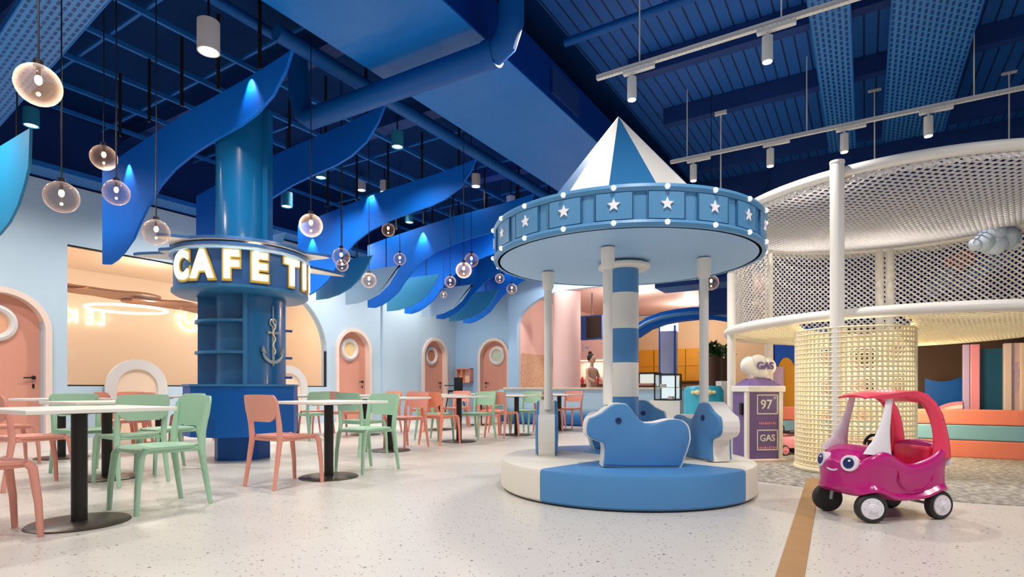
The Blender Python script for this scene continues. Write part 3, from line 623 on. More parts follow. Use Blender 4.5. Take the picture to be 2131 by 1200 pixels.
# striped roof
apx = W(-.05, 0)-W(0, 0); tip = Vector((apx.x, apx.y, 3.25)); RR = .84
for k in range(12):
    a0, a1 = -50+30*k, -20+30*k
    p, q = cv(RR, a0, Z1-.02), cv(RR, a1, Z1-.02); cn = Vector((0, 0, Z1-.02))
    m_ = MB(); m_.b.faces.new([m_.b.verts.new(v) for v in (p, q, tip)]); m_.b.faces.new([m_.b.verts.new(v) for v in (p, cn, q)]); m_.b.faces.new([m_.b.verts.new(v) for v in (p, tip, cn)]); m_.b.faces.new([m_.b.verts.new(v) for v in (q, cn, tip)])
    obj('roof_gore', m_, M['white'] if k % 2 == 0 else M['card'], t)
# posts and riding animals
OUT = [(585,350),(580,390),(583,430),(602,455),(630,470),(662,480),(695,492),(710,500),(716,530),(716,560),(712,610),(706,668),(900,675),(1100,680),(1282,688),(1296,645),(1310,600),(1330,550),(1345,500),(1352,465),(1350,430),(1345,398),(1335,370),(1316,347),(1290,330),(1250,322),(1190,325),(1150,335),(1110,345),(1060,350),(1020,350),(1000,343),(980,330),(960,307),(940,280),(920,254),(900,230),(885,215),(870,208),(830,205),(790,208),(765,218),(740,235),(690,275),(640,300),(600,315)]
AP = [((x-965)*.001043, max(0, (675-y)*.001043)) for x, y in OUT]
cen = (sum(p[0] for p in AP)/len(AP), sum(p[1] for p in AP)/len(AP))
def animal(pos, head_az, label):
    s = thing('riding_animal', label, 'riding animal', pos, head_az+pi, 'padded riding animals on the carousel')  # local -x is the head
    hw = .085
    ins = [((x-cen[0])*.965+cen[0], max(0.0, (z-cen[1])*.965+cen[1])) for x, z in AP]
    obj('edge_band', MB().loft([[(x, -hw+.012, z) for x, z in AP], [(x, hw-.012, z) for x, z in AP]], cap=True), M['white'], s)
    for sg in (-1, 1):
        R = [[(x, sg*(hw-.012), z) for x, z in ins], [(x, sg*hw, z) for x, z in ins], [((x-cen[0])*.93+cen[0], sg*(hw+.012), max(.015, (z-cen[1])*.93+cen[1])) for x, z in AP], [((x-cen[0])*.5+cen[0], sg*(hw+.02), (z-cen[1])*.5+cen[1]) for x, z in AP]]
        obj('side_pad', MB().loft(R), M['carb'], s, smooth=True)
        obj('eye', MB().cyl((-.152, sg*(hw+.012), .358), (-.152, sg*(hw+.026), .358), .023, n=20), M['navyeye'], s)
def post(off, h0, label):
    s = thing('carousel_post', label, 'post', CO+off+Vector((0, 0, h0)), 0, 'white posts of the carousel')
    H = Z0-h0
    obj('pole', MB().cyl((0, 0, 0), (0, 0, H-.15), .037, n=20), M['white'], s, smooth=True)
    obj('pole_cap', MB().lathe([(.037, H-.18), (.052, H-.15), (.055, H-.01), (0, H-.01)], n=24), M['white'], s, smooth=True)
OFF = lambda R, D: W(R, D)-W(0, 0)
AN = [((-.24, -.57), (-.03, -.6), pi, 'front', 'blue padded animal facing left on the front of the carousel', .44),
      ((-.645, .37), (-.655, .38), 1.50, 'left', 'padded animal seen from behind on the left of the carousel', .36),
      ((.63, -.21), (.66, -.12), -pi/2*.86, 'right', 'padded animal facing forward on the right of the carousel', .44),
      ((.18, .65), (.15, .70), .05, 'back', 'padded animal facing right behind the carousel column', .44)]
for po, ao, hd, nm, lb, h in AN:
    p = OFF(*ao); az = AZ+hd
    animal(CO+p+Vector((0, 0, HP)), az, lb)
    # the post comes down on the animal's back: height of the outline under it
    d = OFF(*po)-p; lx = -(d.x*cos(az)+d.y*sin(az)); hh = max([z for x, z in AP if abs(x-lx) < .05] or [.35])
    post(OFF(*po), HP+hh-.01, 'white post rising from the %s carousel animal' % nm)
# ================================================================== CHAIRS AND TABLES
def make_chair(mt):
    t = thing('dining_chair', '', 'chair')
    # seat: superellipse sheet with dish
    N = 14; top, bot = [], []
    def se(u, v, s=1.0):
        r = max(abs(u), abs(v)); a = atan2(v, u); e = 4.2
        k = (abs(cos(a))**e+abs(sin(a))**e)**(-1/e); return r*k*cos(a)*.215*s, r*k*sin(a)*.212*s
    m_ = MB(); g = [[None]*(N+1) for _ in range(N+1)]; h = [[None]*(N+1) for _ in range(N+1)]
    for i in range(N+1):
        for j in range(N+1):
            u, v = 2*i/N-1, 2*j/N-1; x, y = se(u, v); z = .452-.016*(1-min(1, (u*u+v*v)))-.012*max(0, u)**3
            g[i][j] = m_.b.verts.new((x, y, z)); h[i][j] = m_.b.verts.new((x*.985, y*.985, z-.02))
    for i in range(N):
        for j in range(N):
            m_.b.faces.new((g[i][j], g[i+1][j], g[i+1][j+1], g[i][j+1])); m_.b.faces.new((h[i][j], h[i][j+1], h[i+1][j+1], h[i+1][j]))
    ed = [(i, 0) for i in range(N)]+[(N, j) for j in range(N)]+[(i, N) for i in range(N, 0, -1)]+[(0, j) for j in range(N, 0, -1)]
    for (a, b), (c, d) in zip(ed, ed[1:]+ed[:1]): m_.b.faces.new((g[a][b], h[a][b], h[c][d], g[c][d]))
    obj('seat', m_, mt, t, smooth=True)
    # backrest: flat top, rounded bottom, curved back
    m_ = MB(); rows = 10; cols = 14; F_, B_ = [], []
    for i in range(rows+1):
        s = i/rows; z = .570+.232*s; wv = .222*min(1, (1-(1-min(1, s*1.5+.16))**2.2)**.5) if s < .85 else .218*(1-.10*((s-.85)/.15)**2)
        fr_, bk = [], []
        for j in range(cols+1):
            y = (2*j/cols-1)*wv; zz_ = z+.006*(1-(y/.218)**2)
            x = -.215-.05*((z-.45)/.35)-.040*(1-(y/.218)**2)
            fr_.append(m_.b.verts.new((x+.008, y, zz_))); bk.append(m_.b.verts.new((x-.008, y, zz_)))
        F_.append(fr_); B_.append(bk)
    for i in range(rows):
        for j in range(cols):
            m_.b.faces.new((F_[i][j], F_[i][j+1], F_[i+1][j+1], F_[i+1][j])); m_.b.faces.new((B_[i][j], B_[i+1][j], B_[i+1][j+1], B_[i][j+1]))
        for j in (0, cols): m_.b.faces.new((F_[i][j], F_[i+1][j], B_[i+1][j], B_[i][j]))
    for i in (0, rows):
        for j in range(cols): m_.b.faces.new((F_[i][j], F_[i][j+1], B_[i][j+1], B_[i][j]))
    obj('backrest', m_, mt, t, smooth=True)
    for s in (-1, 1):
        obj('leg', MB().tube([(.235, s*.195, 0), (.225, s*.192, .2), (.20, s*.188, .40), (.17, s*.18, .437)], [.016, .020, .024, .023], 10), mt, t, smooth=True)
        obj('leg', MB().tube([(-.27, s*.205, 0), (-.235, s*.198, .22), (-.205, s*.193, .42), (-.215, s*.196, .55), (-.235, s*.203, .66), (-.25, s*.207, .76)], [.016, .021, .026, .024, .020, .014], 10), mt, t, smooth=True)
    fr_ = MB(); pth = [(.19, -.17, .425), (.19, .17, .425), (-.19, .185, .42), (-.19, -.185, .42)]
    for a, b in zip(pth, pth[1:]+pth[:1]):
        fr_.tube([a, b], .013, 8, flat=1.3)
    obj('seat_frame', fr_, mt, t, smooth=True)
    return t
proto = {'green': make_chair(M['green']), 'pink': make_chair(M['pink']), 'orange': make_chair(M['orange'])}; used = set()
CN = {'green': 'sage green', 'pink': 'coral pink', 'orange': 'orange coral'}
def chair(R, D, faces, c, where):
    o = proto[c] if c not in used else copy_tree(proto[c]); used.add(c)
    o.location = W(R, D); o.rotation_euler = (0, 0, faces)
    o['label'] = '%s plastic chair %s' % (CN[c], where); o['category'] = 'chair'; o['group'] = 'plastic cafe chairs'
U, UM, V_, VM = 0, pi, pi/2, -pi/2
def table_proto():
    t = thing('cafe_table', '', 'table')
    obj('tabletop', MB().box((0, 0, .7275), (.8, .8, .025), 0, .004), M['top'], t)
    obj('pole', MB().cyl((0, 0, .012), (0, 0, .715), .044, n=24), M['black'], t, smooth=True)
    obj('base_plate', MB().lathe([(0, 0), (.275, 0), (.28, .004), (.27, .012), (.05, .016), (0, .016)], n=48), M['bronze'], t, smooth=True)
    obj('mounting_plate', MB().box((0, 0, .708), (.3, .3, .012)), M['black'], t); return t
tp = [table_proto()]
def table(R, D, where):
    o = tp.pop() if tp else copy_tree(TB); o.location = W(R, D)
    o['label'] = 'white square cafe table %s' % where; o['category'] = 'table'; o['group'] = 'square cafe tables'; return o
TB = table(-2.77, 3.63, 'nearest the camera at the left')
for R, D, wh in ((-1.78, 5.51, 'right of the blue pillar, between coral and green chairs'), (-.86, 9.2, 'between an orange and a green chair near the third pink door'), (.085, 10.5, 'left of the carousel, before the far wall'), (-1.69, 7.87, 'behind the green chair right of the pillar'), (-1.5, 11.9, 'in the back row before the third pink door'), (-3.9, 5.46, 'behind the nearest table, with green chairs round it'), (-5.60, 7.05, 'by the first pink door at the left edge'), (-3.95, 10.35, 'behind the blue pillar, right side'), (.98, 11.75, 'behind the left carousel post'), (-.75, 13.4, 'farthest, before the fourth pink door'), (-2.75, 10.6, 'before the second pink door'), (-5.55, 8.9, 'under the large window, left of the pillar')):
    table(R, D, wh)
du, dv = (.528, .849), (-.849, .528)
def tc(R, D, face, c, where, k=.5, off=0.0):
    s = {U: (-du[0], -du[1]), UM: du, V_: (-dv[0], -dv[1]), VM: dv}[face]; o2 = dv if face in (U, UM) else du
    chair(R+s[0]*k+o2[0]*off, D+s[1]*k+o2[1]*off, face, c, where)
chair(-3.03, 3.20, U, 'pink', 'cut by the left edge in front of the nearest table')
chair(-2.57, 4.12, UM, 'green', 'drawn up to the right side of the nearest table')
chair(-3.52, 5.22, V_, 'green', 'seen from behind in the middle of the left tables'); 
chair(-4.22, 5.0, U, 'pink', 'left of the table behind the nearest one')
chair(-4.36, 5.80, VM, 'green', 'on the far left side of the second left table')
chair(-3.62, 5.98, UM, 'green', 'on the far right side of the second left table')
chair(-5.72, 6.42, .0, 'pink', 'half seen right before the first pink door')
chair(-5.15, 7.55, UM, 'pink', 'far side of the table by the first pink door')
chair(-2.03, 5.10, U, 'pink', 'standing just right of the blue pillar base')
chair(-1.53, 5.95, UM, 'green', 'at the right side of the table beside the pillar')
tc(-1.69, 7.87, U, 'green', 'half hidden behind the green chair beside the pillar table', .5)
chair(-1.55, 8.26, UM, 'pink', 'standing side-on in the middle of the room')
tc(-.86, 9.2, U, 'orange', 'seen from behind at the middle table', .47)
tc(-.86, 9.2, UM, 'green', 'right of the middle table, before the wall niche', .5)
tc(-.86, 9.2, VM, 'green', 'left of the middle table, narrow side', .5)
tc(.085, 10.5, U, 'pink', 'before the fourth pink door', .48)
tc(.0, 10.45, UM, 'green', 'left of the carousel post, facing us', .5)
tc(.085, 10.5, VM, 'orange', 'left side of the table before the far wall', .5)
tc(1.0, 11.8, U, 'pink', 'behind the green one left of the carousel post', .5)
tc(.94, 11.65, UM, 'pink', 'between carousel post and front animal', .5)
tc(-1.5, 11.9, U, 'orange', 'at the near side of the back row table', .5)
tc(-1.5, 11.9, UM, 'pink', 'at the far side of the back row table', .5)
tc(-.75, 13.4, U, 'pink', 'at the farthest table, near side', .5)
tc(-.75, 13.4, UM, 'green', 'at the farthest table, far side', .5)
chair(-3.42, 9.55, V_, 'green', 'just right of the pillar counter ring, far back')
tc(-3.95, 10.35, UM, 'pink', 'before the second pink door, left', .45)
tc(-2.75, 10.6, U, 'pink', 'before the second pink door, near side of table', .5)
tc(-2.75, 10.6, UM, 'orange', 'before the second pink door, far side of table', .5)
tc(-5.5, 8.8, U, 'orange', 'under the large window, near side', .5)
tc(-5.55, 8.9, UM, 'pink', 'under the large window, far side', .5)
tc(-5.62, 8.95, VM, 'orange', 'under the large window, wall side', .5)
# wall niche and high chair by door four
t = thing('wall_niche', 'small coral framed niche box on the blue wall between doors', 'shelf', (AW-.1, ONA(971, 780, AW).y, 1.28))
obj('niche_frame', MB().box((0, 0, -.22), (.2, .56, .03)).box((0, 0, .22), (.2, .56, .03)).box((0, .265, 0), (.2, .03, .44)).box((0, -.265, 0), (.2, .03, .44)), M['pink'], t)
obj('niche_back', MB().box((.08, 0, 0), (.02, .52, .42)), M['peach'], t); obj('niche_shelf', MB().box((0, .06, 0), (.18, .03, .42)), M['orange'], t)
t = thing('high_chair', 'dark baby high chair standing in the corner by the niche', 'high chair', W(-1.72, 17.2))
for sx, sy in ((-1, -1), (-1, 1), (1, -1), (1, 1)): obj('leg', MB().tube([(sx*.24, sy*.24, 0), (sx*.14, sy*.14, .75)], .018, 8), M['black'], t)
obj('seat', MB().box((0, 0, .78), (.34, .32, .06), 0, .02), M['black'], t); obj('backrest', MB().box((.15, 0, 1.0), (.04, .32, .4), 0, .015), M['black'], t); obj('tray', MB().box((-.2, 0, .95), (.2, .38, .03), 0, .01), M['black'], t)
# ================================================================== SHOP BEYOND THE COUNTER
AC = 12.2; AF = 13.35
# opening front wall with a rounded corner, pink interior
ft = MB(); bj = ONA(1076, 800, AF).y; bo = ONA(1058, 800, AF).y; ft.prism([(AF, b, z) for b, z in [(bo, 0), (bo, ZT), (-.2, ZT), (-.2, 3.45)]+[(bj-1.7+1.7*sin(q), 2.55+.9*cos(q)) for q in [pi/2*i/10 for i in range(11)]]+[(bj, 0)]], (.15, 0, 0))
struct('wall_shop_front', ft, M['wallb'])
struct('wall_shop_upper', MB().box((AF+.1, 3.0, 4.95), (.15, 10.5, 1.3)), M['navy'])
struct('wall_shop_side', MB().box((16.9, bj+.08, 1.75), (6.7, .12, 3.5)), M['softpink'])
struct('trim_6', MB().box((15.1, bj+.01, 1.15), (3.0, .02, 1.4)), M['terr'])
struct('ceiling_shop', MB().box((16.7, 3.2, 3.52), (6.5, 10, .1)), M['softpink'])
struct('wall_shop_back', MB().box((19.6, 2.0, 1.7), (.1, 14, 3.4)), M['tan'])
t = thing('cream_archway', 'cream round-topped doorway in the pink shop side wall', 'doorway', (17.5, bj-.04, 0)); obj('archway_panel', MB().prism([(x, 0, z) for x, z in arch_pts(0, .45, 2.2)], (0, .05, 0)), M['frame'], t)
for i, (a, b) in enumerate(((14.5, 5.2), (17.5, 4.5), (15, 2.5), (18, 1.2))): lamp('POINT', (a, b, 3.0), 70, (1, .88, .78), .15, name='shop_light')
# round pink column
single('round_column', MB().cyl(W(1.44, 14.9, 0), W(1.44, 14.9, 3.37), .36, n=40), M['softpink'], 'smooth round pink column inside the shop', 'column', smooth=True)
# counter
t = thing('shop_counter', 'long pale blue counter with speckled ledge fading to blue at the foot', 'counter', (AC-.35, 4.6, 0))
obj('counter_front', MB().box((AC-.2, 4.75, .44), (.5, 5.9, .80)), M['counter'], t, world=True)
obj('counter_foot', MB().box((AC-.2, 4.6, .04), (.44, 5.6, .08)), M['pillard'], t, world=True)
obj('counter_ledge', MB().box((AC-.2, 4.6, .86), (.6, 5.9, .05), 0, .01), speckle('ledge_terrazzo', '#dccdb8', '#9a8c80', 30, .25), t, world=True)
# display case, on counter
t = thing('display_case', 'glass cake display case with black frame on the counter', 'display case', (AC-.72, ONA(1390, 822, AC-.72).y, 0))
def frame_box(L, Wd, H, r):
    m_ = MB()
    for sx in (-1, 1):
        for sy in (-1, 1): m_.box((sx*L/2, sy*Wd/2, H/2), (r, r, H))
        for z_ in (0, H): m_.box((sx*L/2, 0, z_+(r/2 if z_ == 0 else -r/2)), (r, Wd, r)); m_.box((0, sx*Wd/2, z_+(r/2 if z_ == 0 else -r/2)), (L, r, r))
    return m_
def up(m_, h):
    bmesh.ops.translate(m_.b, vec=(0, 0, h), verts=m_.b.verts); return m_
obj('case_plinth', MB().box((0, 0, .31), (.42, .60, .62)), M['white'], t)
obj('case_frame', up(frame_box(.4, .42, .54, .025), .62), M['black'], t); obj('case_glass', MB().box((0, 0, .89), (.38, .40, .50)), M['clear'], t); obj('case_shelf', MB().box((0, 0, .88), (.34, .36, .015)), M['white'], t)
obj('glowing_back', MB().box((.17, 0, .89), (.01, .36, .46)), emis('case_back_glow', '#e8f4f4', 1.0), t)  # glowing back added to make the inside of the case bright
obj('cakes', MB().box((-.05, -.08, .67), (.12, .1, .07), 0, .01).box((-.05, .08, .92), (.12, .1, .06), 0, .01), M['frame'], t)
t = thing('display_case', 'wider low glass display case left of the tall one', 'display case', (AC-.2, ONA(1346, 800, AC-.2).y, .885)); obj('case_frame', frame_box(.4, .48, .32, .03), M['black'], t); obj('case_glass', MB().box((0, 0, .16), (.38, .46, .29)), M['clear'], t); obj('glowing_back', MB().box((.17, 0, .16), (.01, .42, .26)), M['caselit'], t); obj('pastries', MB().box((0, 0, .06), (.25, .36, .06), 0, .02), M['orange'], t)  # low case has an added glowing back too
# menu screen, shelf glow, mustard cabinets
t = thing('menu_screen', 'dark menu screen box hanging in the pink shop', 'screen', W((1232-CX)/F*15.5, 15.5, 2.2)); obj('screen_box', MB().box((0, 0, .32), (.12, .62, .66), .0), M['bluebox'], t); obj('screen_face', MB().box((-.065, -.08, .32), (.01, .44, .58)), M['screen'], t)
obj('hanger', MB().cyl((0, 0, .65), (0, 0, 1.30), .012, n=6), M['black'], t)
text('t', 'Jw', .24, W((1219-CX)/F*17.0, 17.0, EYE+(808-722)/F*17.0), pi, M['greycol'], ext=.01).name = 'wall_letter'
o = bpy.data.objects.get('wall_letter.003') or [x for x in bpy.data.objects if x.name.startswith('wall_letter')][-1]
o['label'] = 'small blue lettering on the pink wall above the lit shelf'; o['category'] = 'letter'
p = W((1232-CX)/F*17.4, 17.4)
struct('wall_back_bar', MB().box((p.x+.15, p.y, 1.3), (.1, 1.6, 2.6)), M['softpink'])
t = thing('back_shelf', 'lit wooden back shelf behind the server', 'shelf', (p.x, p.y, 0))
obj('shelf_board', MB().box((-.1, 0, 1.75), (.25, 1.4, .05)), M['cream'], t); obj('light_strip', MB().box((-.12, 0, 1.71), (.05, 1.3, .02)), M['shelfglow'], t); obj('work_surface', MB().box((-.2, 0, .5), (.5, 1.4, 1.0)), M['brown'], t)
lamp('AREA', (p.x-.3, p.y, 1.68), 12, (1, .85, .6), .6, name='shelf_light', target=(p.x-.3, p.y, 0))
for i in range(6):
    q = W((1212+i*8-CX)/F*16.9, 16.9, 1.0); single('jar', MB().lathe([(0, 0), (.05, 0), (.055, .12), (.03, .17), (.03, .2), (0, .2)], q, 14), [M['red'], M['cream'], M['brown'], M['orange']][i % 4], 'small %s jar behind the server, %s from the left' % (['red', 'cream', 'brown', 'orange'][i % 4], ['first', 'second', 'third', 'fourth', 'fifth', 'sixth'][i]), 'jar', 'jars behind the server', smooth=True)
# server figure
t = thing('person', 'person in light top with dark tied hair behind the counter', 'person', W((1231-CX)/F*14.3, 14.3), atan2(-1, -.3))
def skin_body(name, V, E, R, m, parent):
    me = bpy.data.meshes.new(name); me.from_pydata(V, E, []); o = bpy.data.objects.new(name, me); COL.objects.link(o); o.parent = parent
    md = o.modifiers.new('s', 'SKIN'); 
    for i, r in enumerate(R): me.skin_vertices[0].data[i].radius = r if isinstance(r, tuple) else (r, r)
    me.skin_vertices[0].data[0].use_root = True; s2 = o.modifiers.new('ss', 'SUBSURF'); s2.levels = 1; s2.render_levels = 1; me.materials.append(m); return o
PV = [(0, 0, .92), (0, 0, 1.12), (0, 0, 1.30), (0, 0, 1.40), (.02, 0, 1.50), (0, .17, 1.34), (.06, .22, 1.12), (.24, .14, 1.02), (0, -.17, 1.34), (.06, -.22, 1.12), (.24, -.14, 1.02), (0, .09, .85), (0, .09, .45), (0, .09, .05), (0, -.09, .85), (0, -.09, .45), (0, -.09, .05)]
PE = [(0, 1), (1, 2), (2, 3), (3, 4), (2, 5), (5, 6), (6, 7), (2, 8), (8, 9), (9, 10), (0, 11), (11, 12), (12, 13), (0, 14), (14, 15), (15, 16)]
skin_body('body', PV, PE, [(.13, .09), (.12, .09), (.13, .09), .05, .05, .055, .04, .032, .055, .04, .032, .085, .06, .045, .085, .06, .045], mat('server_top', '#cfa28a', .7), t)
obj('head', MB().sph((.02, 0, 1.60), .10, 20, (.95, .82, 1.18)).sph((.118, 0, 1.59), .018, 8), M['skin'], t, smooth=True)
obj('hair', MB().sph((-.015, 0, 1.635), .108, 18, (.98, .92, 1.05)).sph((-.05, 0, 1.76), .05, 12), M['hair'], t, smooth=True)
# mustard cabinets at the back
ys = ONA(1330, 760, 19.3).y; ye = ONA(1462, 760, 19.3).y
for i in range(4):
    y0 = ys+(ye-ys)*i/4; y1 = ys+(ye-ys)*(i+1)/4
    t = thing('wall_cabinet', 'mustard yellow wall cabinet, %s of four at the back of the shop' % ['first from the left', 'second from the left', 'third from the left', 'last on the right'][i], 'cabinet', (19.3, (y0+y1)/2, 1.1), 0, 'mustard cabinets at the back')
    obj('cabinet_body', MB().box((.1, 0, .55), (.3, abs(y1-y0)-.02, 1.1)), M['yellow'], t)
    obj('cabinet_door', MB().box((-.06, 0, .8), (.02, abs(y1-y0)-.05, .55)), M['yellow'], t); obj('cabinet_door', MB().box((-.06, 0, .25), (.02, abs(y1-y0)-.05, .45)), M['yellow'], t)
single('back_bench', MB().box((19.0, (ys+ye)/2, .5), (.5, abs(ye-ys)+1.5, 1.0)), M['brown'], 'long dark brown bench along the back of the shop', 'bench')
# square grey-blue column with lit head
t = thing('square_column', 'grey blue square column with white lit head inside the shop', 'column', W((1393-CX)/F*15.0, 15.0))
obj('column_shaft', MB().box((0, 0, 1.18), (.40, .40, 2.36), radians(10)), M['greycol'], t); obj('column_head', MB().box((0, 0, 2.48), (.42, .42, .24), radians(10)), mat('lit_head', '#eef4ff', .4, emit=.7), t)
for s in (-1, 1): obj('column_edge', MB().box((-.2, s*.2, 1.25), (.04, .04, 2.5), radians(10)), M['bluebox'], t)
struct('ceiling_shop_inner', MB().box((16.9, 0.6, 3.0), (5.4, 5.0, .06)), M['tan'])
# blue arched fascia
pts = [ONA(x_, y_, 13.6) for x_, y_ in ((1318, 690), (1345, 672), (1375, 661), (1405, 655), (1440, 651), (1475, 650), (1515, 656), (1560, 668))]
t = thing('arched_fascia', 'curved blue band arching over the shop opening right of the carousel column', 'arch', pts[0])
obj('arch_band', MB().loft([[p+Vector((0, 0, .14)), p+Vector((.5, 0, .16)), p+Vector((.5, 0, -.12)), p+Vector((0, 0, -.14))] for p in pts]), M['wave'], t, world=True)
obj('arch_highlight', MB().tube([p+Vector((-.02, 0, 0)) for p in pts], .05, 8), M['carb'], t, world=True, smooth=True)
struct('wall_blue_block', MB().box((13.4, ONA(1500, 620, 13.4).y-.1, 3.1), (.3, 1.1, 1.1)), M['navy'])
t = thing('lattice_tray', 'dark blue lattice tray above the shop opening', 'cable tray', IM(1450, 597, 11.5)); obj('tray_bed', MB().box((0, 0, 0), (.7, 1.5, .02)), M['tray'], t); obj('tray_rim', MB().box((-.35, 0, .04), (.02, 1.5, .09)), M['navy'], t); obj('hanging_rod', MB().cyl((0, 0, 0), (0, 0, ZC-t.location.z), .012, n=6), M['black'], t)
# potted plants on brown planters
for i, x_ in enumerate((1484, 1503)):
    dp = 13.6+i*1.0; q = W((x_-CX)/F*dp, dp, 0)
    t = thing('potted_plant', ['bushy green plant in tall brown planter, left one behind the right carousel post', 'bushy green plant in tall brown planter, right one behind the right carousel post'][i], 'plant', q, 0, 'tall planters behind the carousel')
    obj('planter', MB().lathe([(0, 0), (.16, 0), (.2, 1.62), (.17, 1.62), (.17, 1.58), (0, 1.58)], n=20), M['brown'], t)
    fo = MB()
    for k in range(260):
        a = random.uniform(0, 2*pi); e = random.uniform(.1, 1.4); r = random.uniform(.12, .34); c = Vector((r*cos(a)*cos(e), r*sin(a)*cos(e), 1.62+r*sin(e)*1.1)); d = Vector((random.uniform(-1, 1), random.uniform(-1, 1), random.uniform(-.2, 1))).normalized()*.08; s = d.cross(Vector((0, 0, 1))).normalized()*.035
        fo.b.faces.new([fo.b.verts.new(v) for v in (c-d, c+s, c+d, c-s)])
    o = obj('foliage', fo, M['leaf'], t)
# teal cylinder bin with cream lettering shape
t = thing('teal_cabinet', 'teal rounded cabinet with cream cloud ornament behind the right carousel post', 'cabinet', FL(1464, 905))
obj('cabinet_body', MB().lathe([(0, 0), (.34, 0), (.35, .04), (.35, .82), (.30, .90), (0, .92)], n=36), mat('teal_plastic', '#35aecb', .35), t, smooth=True)
dcm = W(-(1464-CX)/F, -1).normalized(); m_ = MB()
for k, (s_, r_) in enumerate(((-.17, .05), (-.09, .07), (0, .075), (.09, .07), (.17, .05))):
    cx_ = dcm*.34*(1-abs(s_)*.6)+Vector((-dcm.y, dcm.x, 0))*s_; m_.sph((cx_.x, cx_.y, .79), r_, 12, (1, 1, .7))
obj('cloud_ornament', m_, mat('cream_cloud', '#f0e6b0', .4), t, smooth=True)
t = thing('white_drawer_rack', 'white rack with dark trays beside the teal cabinet', 'rack', W((1512-CX)/F*10.7, 10.7)); 
obj('rack_frame', MB().box((0, 0, .5), (.3, .3, 1.0), AZ), M['white'], t)
for z_ in (.45, .65, .85): obj('rack_tray', MB().box((0-.16*.53*0, 0, z_), (.32, .24, .12), AZ), M['black'], t)
# ================================================================== CLIMBING TOWER
t = thing('climbing_tower', 'large round white netted climbing tower behind the toy car', 'climbing tower', CC)
Z1T, Z2T, RT = 1.60, 3.02, 2.0
def circ(r, z, n=96): return [CC+Vector((r*cos(2*pi*i/n), r*sin(2*pi*i/n), z)) for i in range(n)]
obj('deck_ring', MB().tube(circ(RT, Z1T), .055, 12, closed=True), M['white'], t, smooth=True, world=True)
obj('top_ring', MB().tube(circ(RT, Z2T), .055, 12, closed=True), M['white'], t, smooth=True, world=True)
tz = CC+Vector((0, 0, 0))
def ang_of(R, D): p = W(R, D)-CC; return atan2(p.y, p.x)
pm = W((1742-CX)/F*5.62, 5.62)
obj('post', MB().cyl(pm, pm+Vector((0, 0, 3.10)), .064, n=24), M['white'], t, smooth=True, world=True)
obj('post_wrap', MB().cyl(pm+Vector((0, 0, 3.085)), pm+Vector((0, 0, 3.11)), .068, n=24), M['white'], t, smooth=True, world=True)
pl = W((1522-CX)/F*7.35, 7.35); obj('post', MB().cyl(pl, pl+Vector((0, 0, 2.35)), .052, n=20), M['white'], t, smooth=True, world=True)
for R_, D_ in ((4.02, 8.80), (5.65, 8.70), (5.95, 8.95), (6.8, 7.0), (6.3, 5.7)):
    a = ang_of(R_, D_); q = CC+Vector((RT*cos(a), RT*sin(a), 0)); z0_ = Z1T
    obj('post', MB().cyl(q+Vector((0, 0, 0)), q+Vector((0, 0, Z2T)), .062, n=20), M['white'], t, smooth=True, world=True)
af = atan2(CC.y, CC.x)
def cyl_net(c, r0, r1, z0, z1, nc, nr, rr, name, m, a0=0, a1=2*pi):
    E = []; full = abs(a1-a0-2*pi) < 1e-6
    def P(i, j):
        a = a0+(a1-a0)*(i+.5*(j % 2))/nc; s = j/nr; r = r0+(r1-r0)*s; return c+Vector((r*cos(a), r*sin(a), z0+(z1-z0)*s))
    for j in range(nr):
        for i in range(nc):
            k = i+(j % 2); E.append((P(i, j), P(k, j+1))); E.append((P(i, j), P(k-1, j+1)))
    return rod_obj(name, E, rr, m, t, kind='stuff' if 0 else None)
cyl_net(CC, RT-.02, RT-.02, Z1T, Z2T, 84, 38, .0130, 'wall_net', M['net'], af-radians(104), af+radians(104))
cyl_net(CC, RT, RT-.03, Z2T-.11, Z2T, 170, 4, .014, 'top_skirt_net', M['net'])
def disc_net(c, r, zf, cell, rr, name, m, hole=None, rot=.6):
    E = []; N = int(r/cell)+1; cr, sr = cos(rot), sin(rot)
    def ok(x, y):
        if x*x+y*y > r*r: return False
        if hole and (x-hole[0])**2+(y-hole[1])**2 < hole[2]**2: return False
        return True
    def P(x, y): return c+Vector((x, y, zf(x, y)))
    for i in range(-N, N+1):
        for j in range(-N, N+1):
            x, y = i*cell, j*cell; X, Y = x*cr-y*sr, x*sr+y*cr
            for dx, dy in ((cell, 0), (0, cell)):
                X2, Y2 = (x+dx)*cr-(y+dy)*sr, (x+dx)*sr+(y+dy)*cr
                if ok(X, Y) and ok(X2, Y2): E.append((P(X, Y), P(X2, Y2)))
    return rod_obj(name, E, rr, m, t)
TCN = W(3.58, 5.95); hx, hy = (TCN-CC).x, (TCN-CC).y
disc_net(CC, RT, lambda x, y: Z2T-.10*(1-(x*x+y*y)/4.0), .078, .0115, 'roof_net', M['net'])
disc_net(CC, RT, lambda x, y: Z1T-.02-.17*(1-(x*x+y*y)/4.0), .052, .0150, 'deck_net', M['netc'], hole=(hx, hy, .5))
